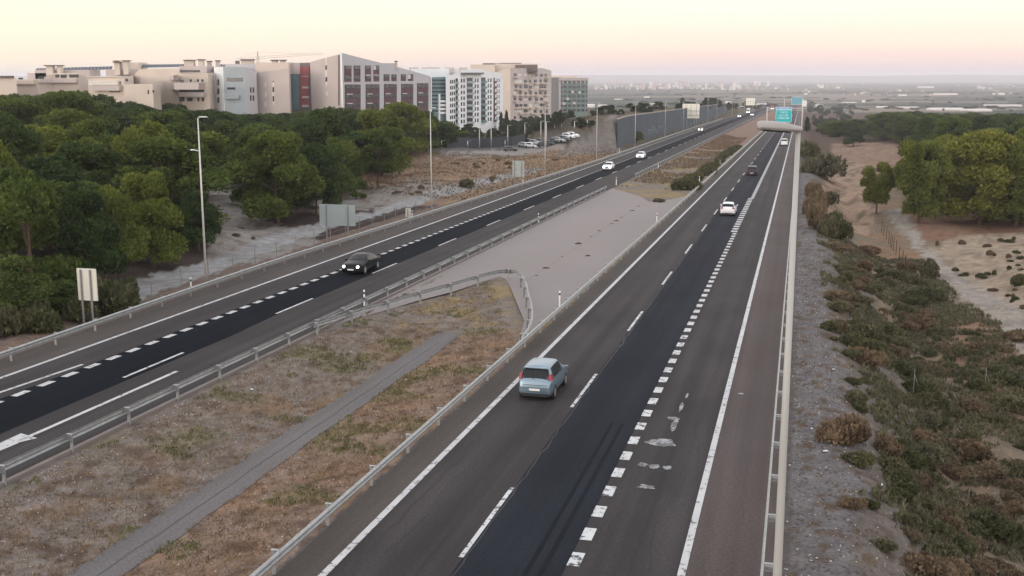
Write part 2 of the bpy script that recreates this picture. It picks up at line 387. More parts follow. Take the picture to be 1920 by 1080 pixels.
def build_ground():
    ang = []
    a = -180.
    while a < 180:
        ang.append(a); a += .2 if -26 <= a < 32 else 1 if -45 <= a < 45 else 6
    rad = [4.]; 
    while rad[-1] < 16000:
        r = rad[-1]; rad.append(r*(1.0105 if 24 < r < 140 else 1.018 if r < 700 else 1.05))
    vs = []; cols = []; n = len(ang)
    for r in rad:
        for a in ang:
            t = radians(a); x, y = r*sin(t), r*cos(t); u, v = uv_of(x, y); z = H(u, v)
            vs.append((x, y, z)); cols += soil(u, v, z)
    fs = []
    for i in range(len(rad)-1):
        for k in range(n):
            k2 = (k+1) % n; fs.append((i*n+k, i*n+k2, (i+1)*n+k2, (i+1)*n+k))
    c0 = len(vs); vs.append((0, 0, H(0, 0))); cols += [.1, .1, .1, 0]
    for k in range(n): fs.append((c0, (k+1) % n, k))
    me = bpy.data.meshes.new('ground'); me.from_pydata(vs, [], fs)
    at_ = me.color_attributes.new('soil', 'FLOAT_COLOR', 'POINT'); at_.data.foreach_set('color', cols)
    me.polygons.foreach_set('use_smooth', [True]*len(me.polygons)); me.materials.append(terrain_mat())
    tag(mobj('ground', me), kind='structure')
build_ground()

# ------------------------------------------------------------------ roads and markings
def ribbon(lo, hi, u0, u1, z=0., step=20, m=None):
    m = m or MB(); m.uv = m.uv or []
    fl = lo if callable(lo) else (lambda u: lo); fh = hi if callable(hi) else (lambda u: hi)
    n = max(1, int(math.ceil((u1-u0)/step))); b = len(m.v)
    for i in range(n+1):
        u = u0+(u1-u0)*i/n
        for v in (fl(u), fh(u)): m.v.append(tuple(P(u, v, z))); m.uv.append((u, v))
    for i in range(n): m.f.append((b+2*i, b+2*i+1, b+2*i+3, b+2*i+2))
    return m
def ribbonf(*a, **k):
    m = ribbon(*a, **k); return m
FARU = 1750
Ledge = lambda u: -38.8-.0115*(min(u, 700)-46)
Ldash = lambda u: -32.9-.004*(min(u, 900)-60)
Lshort = lambda u: -35.85-.0075*(min(u, 700)-46)
Lrail = lambda u: interp(u, RAILL)
def struct(m, name, mt, parent=None):
    o = m.build(name, mt, parent)
    if parent is None: o['kind'] = 'structure'
    return o
R = struct(ribbon(-14.7, -.05, 3, FARU, 0), 'right_carriageway', M_ASPH)
struct(ribbon(-14.7, -13.35, 3, FARU, .004), 'shoulder', M_ASPL, R)
struct(ribbon(-2.85, -.05, 3, FARU, .004), 'shoulder', asphalt('brownish tarmac shoulder', (.074, .062, .059), .16), R)
struct(ribbon(lambda u: -9.62, lambda u: -6.35, 3, FARU, .004), 'resurfaced_lane', M_ASPD, R)
Lr = struct(ribbon(lambda u: Lrail(u)-.5, -28.1, 3, FARU, 0), 'left_carriageway', M_ASPH)
struct(ribbon(lambda u: Lrail(u)-.5, lambda u: Ledge(u), 3, FARU, .004), 'shoulder', M_ASPL, Lr)
struct(ribbon(lambda u: Lshort(u)-.3, lambda u: Ldash(u)+(.35 if u < 60 else .0)+.12, 3, FARU, .004, step=8), 'resurfaced_lane', M_ASPD2, Lr)
mk = MB(); mw = MB(); mg = MB()
ribbon(-13.45, -13.20, 3, 1400, .010, 20, mk)            # right carriageway edge lines
ribbon(-2.98, -2.74, 3, 1400, .010, 20, mk)
u = 13.7
while u < 700:
    ribbon(-9.76, -9.60, u, u+6.5, .012, 10, mw if u < 110 else mk); u += 17.65
u = 4.3
while u < 118:
    ribbon(-6.36, -5.96, u, u+1.05, .012, 10, mw if u < 70 else mk); u += 2.1
while u < 160:
    ribbon(-6.62, -5.98, u, u+1.3, .012, 10, mk); u += 2.35
ribbon(-6.3, -5.85, 160, 900, .012, 40, mg)
ribbon(lambda u: Ledge(u)-.12, lambda u: Ledge(u)+.12, 3, 1400, .010, 20, mk)   # left carriageway
u = 17.
while u < 190:
    ribbon(lambda q: Lshort(q)-.2, lambda q: Lshort(q)+.2, u, u+1.05, .012, 10, mk); u += 1.92
ribbon(lambda u: Lshort(u)-.1, lambda u: Lshort(u)+.1, 190, 900, .010, 30, mg)
ribbon(-37.05, -36.85, 20, 44, .012, 10, mk)
ribbon(lambda u: -36.95+(u-44)*.06-.1, lambda u: -36.95+(u-44)*.06+.1, 44, 50.3, .012, 3, mk)
ribbon(-31.05, -30.82, 38, 50.3, .012, 10, mk)
u = 13.5
while u < 600:
    ribbon(lambda q: Ldash(q)-.09, lambda q: Ldash(q)+.09, u, u+5.8 if u < 160 else u+6.5, .012, 10, mk); u += 17.45
# arrow head at the foot of the left carriageway
mk.add([P(38.9, -31.55, .012), P(38.5, -30.45, .012), P(37.9, -30.75, .012), P(28, -31.1, .012), P(28, -31.6, .012), P(34, -31.35, .012)], [(0, 1, 2, 3, 4, 5)]); mk.uv += [(0, 0)]*6
LM = struct(mk, 'lane_markings', M_LINE); struct(mw, 'worn_lane_marking', M_LINEW, LM); struct(mg, 'faded_solid_line', M_LINEG, LM)
# tar seam between lanes, tyre marks and spilled paint
ms = MB(); 
def wob(u): return -9.55+nz(u, 0, .8)*.12
ribbon(lambda u: wob(u), lambda u: wob(u)+.05+abs(nz(u, 5, .6))*.12, 3, 130, .009, .7, ms)
ms2 = MB(); 
for vv in (-7.0, -7.45):
    ribbon(lambda u: vv-.07, lambda u: vv+.09+.05*nz(u, vv, .3), 20, 47, .009, 3, ms2)
mc = MB()
for cv_, c0, c1, ph in ((-12.6, 24, 44, 1), (-11.9, 31, 41, 5), (-12.3, 52, 66, 9), (-10.6, 27, 36, 13), (-4.0, 26, 48, 17), (-3.4, 40, 70, 21), (-10.9, 58, 90, 25)):
    ribbon(lambda u: cv_+nz(u, ph, .5)*.45+nz(u, ph, 2.3)*.12, lambda u: cv_+nz(u, ph, .5)*.45+nz(u, ph, 2.3)*.12+.012+.035*abs(nz(u, ph+3, .9)), c0, c1, .007, .35, mc)
struct(mc, 'cracks', mat('sealed crack', (.026, .024, .024), .95), R)  # thin dark ribbons of sealed cracks along the lanes
struct(ms, 'tar_seam', M_SEAM, R); struct(ms2, 'tyre_marks', mat('tyre marks', (.0095, .0115, .016), .9, spec=.06), R)
sp = MB()
def blob(u, v, ru, rv, seed, n=22):
    ps = []
    for k in range(n):
        a = 2*pi*k/n; q = 1+.55*noise.noise(Vector((cos(a)*1.6+seed, sin(a)*1.6, seed)))
        ps.append(P(u+ru*sin(a)*q, v+rv*cos(a)*q, .011))
    sp.add(ps, [tuple(range(n))])
for u, v, a, b, s in ((44.7, -5.0, .45, .62, 1), (47.4, -4.75, .8, .16, 4), (48.4, -4.9, .25, .3, 7), (50.4, -4.75, .8, .08, 9), (52.4, -4.7, .5, .06, 12), (41.6, -4.9, .26, .2, 15), (41.6, -4.4, .22, .17, 18), (41.7, -5.4, .2, .2, 20), (39.2, -4.9, .2, .35, 25), (53.5, -2.2, .12, .16, 27)):
    blob(u, v, a, b, s)
struct(sp, 'paint_spill', M_STAIN, R)
# concrete area inside the median and the old tarmac path
cm = MB(); cm.uv = []
cp = [(58, -15.6), (62, -15.5), (68, -16.6), (74, -18.6), (80, -20.6), (83.5, -21.9), (84.6, -22.7), (82, -23.3), (77, -24.2), (73, -25.5), (69, -26.4), (65, -27.5), (61, -28.1), (100, -28.1), (140, -28.1), (172, -27.9), (160, -22), (152, -19.6), (156, -17), (163, -15.2), (120, -15.2), (90, -15.2), (70, -15.2)]
cmat = cm.add([P(u, v, -.012) for u, v in cp], [tuple(range(len(cp)))])
apr = cm.build('concrete_apron', M_CONC); apr['kind'] = 'structure'
m = MB(); m.uv = []; ribbon(lambda u: -20.15+nz(u, 3, .4)*.06, lambda u: -20.11+nz(u, 3, .4)*.06+.05*abs(nz(u, 8, .5)), 82, 150, -.009, 1, m)
for uu in range(66, 166, 6): ribbon(max(-27.8, -15.8-(uu-58)*.33 if uu < 80 else -27.8), -15.4, uu, uu+.03, -.009, 1, m)
m.build('joints', mat('concrete joint', (.15, .13, .12), .9), apr)
pm = MB(); pm.uv = []
for i in range(48):
    u = 10+i*55/47.; w = .5*nz(u, 1, .4)*.3
    for v in (-21.45+.18*nz(u, 3, .35), -19.75-.3*sm(u, 58, 65)+.18*nz(u, 7, .35)): 
        q = G(u, v, 0); q.z = plane(u)-.462; pm.v.append(tuple(q)); pm.uv.append((u, v))
for i in range(47): pm.f.append((2*i, 2*i+1, 2*i+3, 2*i+2))
pth = pm.build('path', M_PATH); pth['kind'] = 'structure'
m = MB()
for i in range(40):
    u = 10+i*1.35; v = -20.55+.12*nz(u, 2, .4)
    for dv in (0, .05+.05*abs(nz(u, 9, .7))): m.v.append(tuple(P(u, v+dv, -.457)))
for i in range(39): m.f.append((2*i, 2*i+1, 2*i+3, 2*i+2))
m.build('seam', mat('path seam', (.065, .062, .063), .9), pth)
# kerb strips under the rails
kb = MB()
def kerb(m, fv, u0, u1, w=.22, h=.10, step=8):
    n = int((u1-u0)/step); b = len(m.v)
    for i in range(n+1):
        u = u0+(u1-u0)*i/n; v = fv(u)
        for dv, z in ((-w/2, -.05), (-w/2, h), (w/2, h), (w/2, -.05)): m.v.append(tuple(P(u, v+dv, z)))
    for i in range(n):
        for k in range(3): m.f.append((b+4*i+k, b+4*i+k+1, b+4*i+5+k, b+4*i+4+k))
kerb(kb, lambda u: -28.0, 8, 165); kerb(kb, lambda u: Lrail(u)-.75, 8, 700)
kb.build('kerb', mat('kerb concrete', (.16, .14, .13), .9))['kind'] = 'structure'

# ------------------------------------------------------------------ guardrails
WP = [(.0, .43), (.03, .44), (.08, .50), (.08, .54), (.02, .585), (.02, .61), (.08, .655), (.08, .70), (.03, .75), (.0, .76)]
def guardrail(name, path, side, label, group, rail_mat=M_GALV, post0=0, pitch=4., maxp=100, block=.18, dark=False):
    """path of (u, v); side +1 = beam on the +v side of its posts"""
    root = empty(name, P(*path[0], 0)); tag(root, label, 'guardrail', group); org = root.location.copy()
    pts = [Vector((u, v)) for u, v in path]
    d = [0]
    for a, b in zip(pts, pts[1:]): d.append(d[-1]+(b-a).length)
    m = MB(); nv = []
    for i, p in enumerate(pts):
        t = (pts[min(i+1, len(pts)-1)]-pts[max(i-1, 0)]).normalized(); n = Vector((-t.y, t.x))*side; nv.append((t, n))
        for dx, z in WP:
            q = p+n*(block+dx); m.v.append(tuple(P(q.x, q.y, z)-org))
    k = len(WP)
    for i in range(len(pts)-1):
        for j in range(k-1): m.f.append((i*k+j, i*k+j+1, (i+1)*k+j+1, (i+1)*k+j))
    m.build('rail', rail_mat, root, smooth=False)
    s = post0; cnt = 0; rest = MB()
    pmesh = None
    while s < d[-1]:
        i = max(j for j in range(len(d)) if d[j] <= s); i = min(i, len(pts)-2)
        f = (s-d[i])/(d[i+1]-d[i]); q = pts[i].lerp(pts[i+1], f); t, n = nv[i] if f < .5 else nv[i+1]
        w = P(q.x, q.y, 0)-org; dx = Vector((*xy_of(t.x, t.y), 0)); dn = Vector((*xy_of(n.x, n.y), 0))
        M = Matrix(((dx.x, dn.x, 0, w.x), (dx.y, dn.y, 0, w.y), (0, 0, 1, w.z), (0, 0, 0, 1)))
        if pmesh is None:
            pb = MB(); pb.box(-.03, -.06, -.3, .03, -.05, .74); pb.box(-.03, .05, -.3, .03, .06, .74); pb.box(-.03, -.05, -.3, -.02, .05, .74)
            pb.box(-.07, .06, .52, .07, block, .68); pb.box(-.055, -.075, .74, .055, block+.02, .765)
            pmesh = bpy.data.meshes.new('post'); pmesh.from_pydata(pb.v, [], pb.f); pmesh.materials.append(rail_mat)
        if cnt < maxp:
            o = mobj('post', pmesh, root); o.matrix_local = M
        else: rest.box(-.04, -.06, -.3, .04, .1, .76, M)
        cnt += 1; s += pitch
    if rest.v: tag(rest.build('post', rail_mat, root), kind='stuff')
    return root
def line(fv, u0, u1, st=4.):
    n = int((u1-u0)/st); return [(u0+(u1-u0)*i/n, fv(u0+(u1-u0)*i/n)) for i in range(n+1)]
guardrail('guardrail', line(lambda u: -.08, 7.6, 640, 8), -1, 'long galvanised guardrail down the right verge past the lamp post', 'motorway guardrails', block=.36)
bpy.data.objects['guardrail'].name = 'guardrail'
guardrail('guardrail', line(lambda u: -14.8, 12.8, 640, 8), 1, 'guardrail between the right carriageway and the bare median', 'motorway guardrails')
guardrail('guardrail', line(lambda u: -27.9, 9.3, 168, 4), -1, 'near guardrail on the median edge of the left carriageway', 'motorway guardrails')
guardrail('guardrail', line(lambda u: -27.6-.002*(u-195), 196, 900, 8), -1, 'far guardrail starting past the concrete apron by the left carriageway', 'motorway guardrails')
guardrail('guardrail', line(Lrail, 14, 700, 4), 1, 'guardrail below the wood on the outer left shoulder', 'motorway guardrails', M_GALV)
cv = [(60.5, -27.6), (65, -26.9), (69, -25.8), (73, -24.9), (77, -23.8), (81, -22.9), (82.9, -22.3), (83.6, -21.7), (83.2, -21.1), (81.5, -20.3), (78, -19.1), (74, -18.0), (70, -16.8), (66, -15.8), (62.4, -15.2), (59.5, -14.9)]
guardrail('guardrail', cv, -1, 'curved guardrail looping round the tip of the grassy median', 'motorway guardrails')

# ------------------------------------------------------------------ roadside posts
def delineator():
    root = empty('delineator_post', (0, 0, 0)); m = MB(); m.box(-.05, -.025, -.1, .05, .025, 1.12); m.build('post', M_WHITE, root)
    b = MB(); b.box(-.053, -.028, .82, .053, .028, .98); b.build('reflector_band', M_DARK, root); return root
dl0 = delineator(); first = True
DL = [(71.6, -42.5, 'white delineator post on the left rail below the tall lamp post'), (70.1, -28.4, 'white delineator post beside the split of the two median guardrails'),
 (121.4, -43.0, 'white delineator post beside the small sign on the left verge'), (122.2, -28.2, 'white delineator post standing on the rail edge of the concrete apron'),
 (73.3, -15.4, 'white delineator post with black band behind the right rail, near the curved rail'), (126.2, -15.3, 'small delineator post by the right edge of the concrete apron'),
 (178.4, -28.3, 'white delineator post at the far tip of the concrete apron'), (176.4, -43.3, 'white delineator post below the light grey sign back'),
 (222.0, -26.9, 'white delineator post on the dry grass median opposite two white cars'), (282.7, -44.2, 'white delineator post by the start of the dark noise wall'),
 (184.9, -15.6, 'white delineator post next to the first dark hedge shrub'), (232, -15.5, 'white delineator post further along the dark hedge')]
for i, (u, v, lb) in enumerate(DL):
    o = dl0 if i == 0 else dup(dl0); o.location = G(u, v, .02); o.rotation_euler.z = -A; tag(o, lb, 'road post', 'delineator posts along the motorway')
    if i >= 6: o.scale = (1.3, 1.3, 1.15)

def street_lamp(h=12.8, arm=1.0, rb=.10, rt=.045):
    root = empty('street_lamp', (0, 0, 0))
    m = MB(); m.tube([(0, 0, 0), (0, 0, h*.5), (0, 0, h)], [rb, (rb+rt)/2, rt], 10); m.tube([(0, 0, h-.05), (.25, 0, h+.05), (arm*.35, 0, h+.08)], [.035, .03, .03], 6)
    m.build('pole', M_PALE, root, True)
    b = MB(); b.box(-.2, -.2, -.1, .2, .2, .06); b.build('base_plate', M_GALVD, root)
    lum_head(MB(), arm*.1, h+.05, .72).build('luminaire', M_PALE, root, True)
    return root
def lum_head(m, x0, z, s, L_=1.0):
    n = 9; k = 10; b = len(m.v)
    for i in range(n):
        t = i/(n-1); x = x0+t*L_*s; w = s*.18*(sin(pi*clamp(.12+t*.80))**.55); hh = s*.085*(sin(pi*clamp(.16+t*.76))**.6)
        for j in range(k):
            a = 2*pi*j/k; zz = sin(a)*hh*(1.25 if sin(a) > 0 else .6); m.v.append((x, cos(a)*w, z+zz))
    for i in range(n-1):
        for j in range(k): m.f.append((b+i*k+j, b+i*k+(j+1) % k, b+(i+1)*k+(j+1) % k, b+(i+1)*k+j))
    m.f.append(tuple(b+j for j in range(k-1, -1, -1))); m.f.append(tuple(b+(n-1)*k+j for j in range(k)))
    return m
lp = street_lamp()
LP = [(75.7, -43.6), (130, -43.5), (194.8, -43.8), (247.3, -43.8), (315.3, -44.9), (397, -46), (466, -46.6), (530, -47), (600, -47.3), (670, -47.6), (745, -47.8), (830, -48), (920, -48), (1010, -48)]
LL = ['tall lamp post with a small box half way up, before the near pines', 'second lamp post from the left, in front of the white apartment block', 'third lamp post from the left, standing above the small grey sign',
 'lamp post in front of the earth bank left of the noise wall', 'first lamp post in front of the dark noise wall', 'second lamp post in front of the dark noise wall', 'third lamp post in front of the dark noise wall']
for i, (u, v) in enumerate(LP):
    o = lp if i == 0 else dup(lp); o.location = G(u, v, 0); o.rotation_euler.z = -A
    tag(o, LL[i] if i < len(LL) else 'thin distant lamp post beyond the big sign on the left shoulder', 'lamp post', 'lamp posts along the left carriageway' if i < len(LL) else 'distant lamp posts on the left shoulder')
# the small box half way up the first lamp
bx = MB(); bx.tube([(-.1, 0, 10.35), (-.45, 0, 10.4)], .03, 6); lum_head(bx, -.75, 10.4, .55, .7); c_ = bx.build('camera_box', M_WHITE, lp, True)
# the near lamp beside the camera mast
Yl = 22.6; q = at(1497, 243, Yl); un, vn = uv_of(q.x, q.y); hn = q.z-H(un, vn)
nl = empty('near_street_lamp', G(un, vn, 0), -A*0)
m = MB(); m.tube([(0, 0, 0), (0, 0, .3), (0, 0, hn*.5), (0, 0, hn-.02)], [.12, .115, .082, .048], 18); m.build('pole', mat('lamp post paint', (.37, .375, .365), .5, .05, .05, .4, spec=.3), nl, True)
m = MB(); m.box(-.2, -.2, -.1, .2, .2, .06); m.build('base_plate', M_GALVD, nl)
def near_head():
    m = MB(); n = 26; k = 20
    for i in range(n):
        t = i/(n-1); x = .05-t*.90
        w = .165*(sin(pi*clamp(.10+t*.84))**.35)
        top = .07+.06*sm(t, 0, .5)*(1-.10*sm(t, .8, 1)); bot = .05+.01*sm(t, 0, .3)
        e = sm(t, 0, .05)*(1-.45*sm(t, .93, 1)); 
        for j in range(k):
            a = 2*pi*j/k; sx = math.copysign(abs(cos(a))**.6, cos(a)); z = (top if sin(a) > 0 else bot)*math.copysign(abs(sin(a))**.75, sin(a))*(.6+.4*e)
            m.v.append((x, sx*w*(.7+.3*e), z))
    for i in range(n-1):
        for j in range(k): m.f.append((i*k+j, i*k+(j+1) % k, (i+1)*k+(j+1) % k, (i+1)*k+j))
    m.f.append(tuple(range(k-1, -1, -1))); m.f.append(tuple((n-1)*k+j for j in range(k))); return m
MLH = mat('luminaire shell', (.31, .305, .30), .5, .05, .05, 3, spec=.3)
o = near_head().build('luminaire', MLH, nl, True, loc=(.02, 0, hn)); o.rotation_euler = (0, radians(4), 0)
m = MB(); m.box(-.80, -.172, -.012, -.05, .172, .006); o2 = m.build('seam', M_GALVD, o)
m = MB(); m.box(-.75, -.12, -.075, -.2, .12, -.045); m.build('lens', M_GLASS, o)
tag(nl, 'lamp post nearest the viewer, its pale head hanging over the right carriageway', 'lamp post')

# ------------------------------------------------------------------ signs seen from behind
def sign_back(u, v, w, h, zb, posts, mt, lb, name='road_sign', ribs=True, grid=False, group='motorway signs seen from behind', th=.06):
    root = empty(name, G(u, v, 0), -A); tag(root, lb, 'road sign', group)
    m = MB()
    if ribs:
        n = max(3, int(h/.17))
        for i in range(n): m.box(-w/2, 0, zb+h*i/n, w/2, th, zb+h*(i+1)/n-.02); m.box(-w/2+.01, .02, zb+h*(i+1)/n-.02, w/2-.01, th-.01, zb+h*(i+1)/n)
    else: m.box(-w/2, 0, zb, w/2, th, zb+h)
    m.build('panel', mt, root)
    for x in posts:
        p = MB(); p.box(x-.04, -.11, -.4, x+.04, -.005, zb+h-.04); p.build('post', M_GALVD if ribs else M_PALE, root)
    e = MB(); e.box(-w/2-.025, -.015, zb-.03, -w/2, th+.02, zb+h+.03); e.box(w/2, -.015, zb-.03, w/2+.025, th+.02, zb+h+.03); e.box(-w/2, -.015, zb+h, w/2, th+.02, zb+h+.03); e.box(-w/2, -.015, zb-.03, w/2, th+.02, zb); e.build('frame', M_GALVD if grid else mt, root)
    if grid:
        g = MB()
        for z in (zb+h*.18, zb+h*.50): g.box(-w/2, -.1, z, w/2, -.01, z+.16)
        for x in (-w*.3, 0, w*.33): g.box(x-.06, -.14, zb+h*.2, x+.06, -.02, zb+h*.95)
        g.build('support_grid', M_GALVD, root)
    return root
sign_back(61.0, -43.6, 1.32, 2.0, 1.65, (-.38, .30), M_SIGNB, 'small cream rectangular sign back on two posts at the left edge by the dark pines')
sign_back(103, -44.4, 3.75, 2.05, 1.75, (-1.15, 1.15), M_SIGNG, 'wide grey ribbed sign back on two tall posts above the white track')
sign_back(122.5, -43.9, .55, .95, .5, (0,), M_SIGNB, 'tiny sign back beside the second lamp post')
sign_back(176, -44.0, 1.9, 2.5, 1.6, (-.6, .6), mat('pale sign back', (.42, .46, .44), .6), 'light grey upright sign back below the parking lot')
sign_back(500, -46.8, 7.4, 6.3, 4.6, (-1.6, 1.6), mat('cream sign back', (.80, .80, .70), .6, var=.03), 'large cream sign back with dark support grid in front of the noise wall', ribs=False, grid=True, th=.2)
sign_back(1010, -43, 7.6, 6.2, 6.2, (-1.6, 1.6), mat('cream sign back', (.80, .80, .70), .6), 'distant large cream sign back beyond the noise wall', ribs=False, grid=True, th=.2)
sign_back(760, 2.0, 2.9, 3.9, 7.6, (0,), M_WHITE, 'tall narrow white sign on a post right of the green gantry', ribs=False, grid=False, th=.2)

def gantry(u, v0, v1, h, panels, lb, name='sign_gantry'):
    root = empty(name, P(u, (v0+v1)/2, 0), -A); tag(root, lb, 'sign gantry'); vc = (v0+v1)/2
    for v in (v0, v1):
        m = MB(); m.box(v-vc-.28, -.28, -1, v-vc+.28, .28, h+.3); m.build('leg', M_PALE, root)
    m = MB(); m.box(v0-vc+.3, -.2, h-.35, v1-vc-.3, .2, h); m.box(v0-vc+.3, -.2, h-1.2, v1-vc-.3, .2, h-1.0)
    x = v0-vc+.5
    while x < v1-vc-1.2: m.tube([(x, 0, h-1.1), (x+.6, 0, h-.2), (x+1.2, 0, h-1.1)], .06, 5); x += 1.2
    m.build('beam', M_PALE, root)
    for (x0, x1, z0, z1, mt, rows) in panels:
        m = MB(); m.box(x0-vc, -.42, z0, x1-vc, -.3, z1); p = m.build('sign_panel', mt, root)
        b = MB(); w = .14; a0, a1 = x0-vc, x1-vc
        for q in ((a0, z0, a1, z0+w), (a0, z1-w, a1, z1), (a0, z0+w, a0+w, z1-w), (a1-w, z0+w, a1, z1-w)): b.box(q[0], -.45, q[1], q[2], -.425, q[3])
        b.build('border', M_WHITE, p)
        if rows:
            t = MB(); rnd = random.Random(3)
            for (fx0, fx1, fz, fh) in rows:
                x = lerp(a0, a1, fx0)
                while x < lerp(a0, a1, fx1)-.2:
                    lw = .28; zz = lerp(z0, z1, fz); hh = fh*(z1-z0)
                    t.box(x, -.45, zz, x+.07, -.425, zz+hh)
                    if rnd.random() < .8: t.box(x+.07, -.45, zz+hh*rnd.choice((0, .45, .85)), x+lw-.05, -.425, zz+hh*1.0 if rnd.random() < .15 else zz+hh*rnd.choice((.15,.6,1)))
                    if rnd.random() < .5: t.box(x+lw-.09, -.45, zz, x+lw-.03, -.425, zz+hh)
                    x += lw+.1
            t.build('lettering', M_WHITE, p)
M_GREEN = mat('motorway sign green', (.0, .46, .50), .4, var=.04); M_BLUE = mat('motorway sign blue', (.14, .42, .72), .4, var=.05)
gantry(540, -15.2, -.2+.9, 8.9, [(-11.2, -4.0, 2.2, 7.9, M_GREEN, [(.28, .74, .72, .14), (.2, .8, .48, .15), (.14, .86, .26, .15)]), (-11.2, -4.0, 7.95, 9.2, M_BLUE, [(.2, .85, .25, .5)])], 'steel sign gantry over the right carriageway with a green and blue sign panel')
gantry(930, -13, 1.5, 12, [(-7.6, 1.0, 7.5, 13.5, mat('teal sign blue', (.12, .34, .42), .5), None)], 'farther sign gantry carrying a blue panel, behind the green one')  # duller teal blue panel on the farther gantry

# ------------------------------------------------------------------ cars
def cr(x, pts):
    """smooth interpolation through points"""
    if x <= pts[0][0]: return pts[0][1]
    for i in range(len(pts)-1):
        x0, y0 = pts[i]; x1, y1 = pts[i+1]
        if x <= x1:
            t = (x-x0)/(x1-x0)
            m0 = (y1-pts[i-1][1])/(x1-pts[i-1][0]) if i > 0 else (y1-y0)/(x1-x0)
            m1 = (pts[i+2][1]-y0)/(pts[i+2][0]-x0) if i+2 < len(pts) else (y1-y0)/(x1-x0)
            h = x1-x0; t2, t3 = t*t, t*t*t
            s = (y1-y0)/h
            m0 = max(min(m0, 3*abs(s)), -3*abs(s)) if s*m0 > 0 else 0; m1 = max(min(m1, 3*abs(s)), -3*abs(s)) if s*m1 > 0 else 0
            return (2*t3-3*t2+1)*y0+(t3-2*t2+t)*h*m0+(-2*t3+3*t2)*y1+(t3-t2)*h*m1
    return pts[-1][1]
CARS = {
 'mpv': dict(L=4.05, W=.845, top=[(0, .62), (.04, .90), (.10, 1.02), (.34, 1.50), (.6, 1.60), (1.5, 1.63), (2.2, 1.58), (2.55, 1.46), (3.2, 1.06), (3.7, .92), (3.98, .74), (4.05, .55)], belt=.98, rear=(.115, .34), ws=(2.52, 3.16), sides=[(.62, 1.02), (1.08, 1.78), (1.84, 2.5)], roofw=.60, whl=(.72, 3.25), r=.31),
 'coupe': dict(L=4.55, W=.90, top=[(0, .62), (.05, .92), (.35, 1.02), (.9, 1.26), (1.5, 1.42), (2.1, 1.46), (2.6, 1.40), (3.3, 1.06), (3.7, .97), (4.3, .84), (4.5, .70), (4.55, .5)], belt=.95, rear=(.40, 1.2), ws=(2.55, 3.25), sides=[(.95, 1.6), (1.66, 2.75)], roofw=.58, whl=(.85, 3.65), r=.34),
 'hatch': dict(L=4.3, W=.90, top=[(0, .60), (.05, .95), (.12, 1.05), (.45, 1.42), (.8, 1.52), (1.7, 1.55), (2.3, 1.49), (2.7, 1.36), (3.3, 1.06), (3.9, .92), (4.22, .72), (4.3, .5)], belt=1.0, rear=(.15, .44), ws=(2.55, 3.22), sides=[(.6, 1.1), (1.16, 1.85), (1.9, 2.6)], roofw=.60, whl=(.78, 3.45), r=.34),
 'van': dict(L=4.4, W=.92, top=[(0, .62), (.03, 1.0), (.06, 1.2), (.16, 1.76), (.35, 1.84), (2.5, 1.86), (2.9, 1.78), (3.2, 1.55), (3.7, 1.12), (4.1, .98), (4.34, .74), (4.4, .5)], belt=1.12, rear=(.07, .15), ws=(2.95, 3.62), sides=[(2.1, 2.9)], roofw=.74, whl=(.75, 3.5), r=.33)}
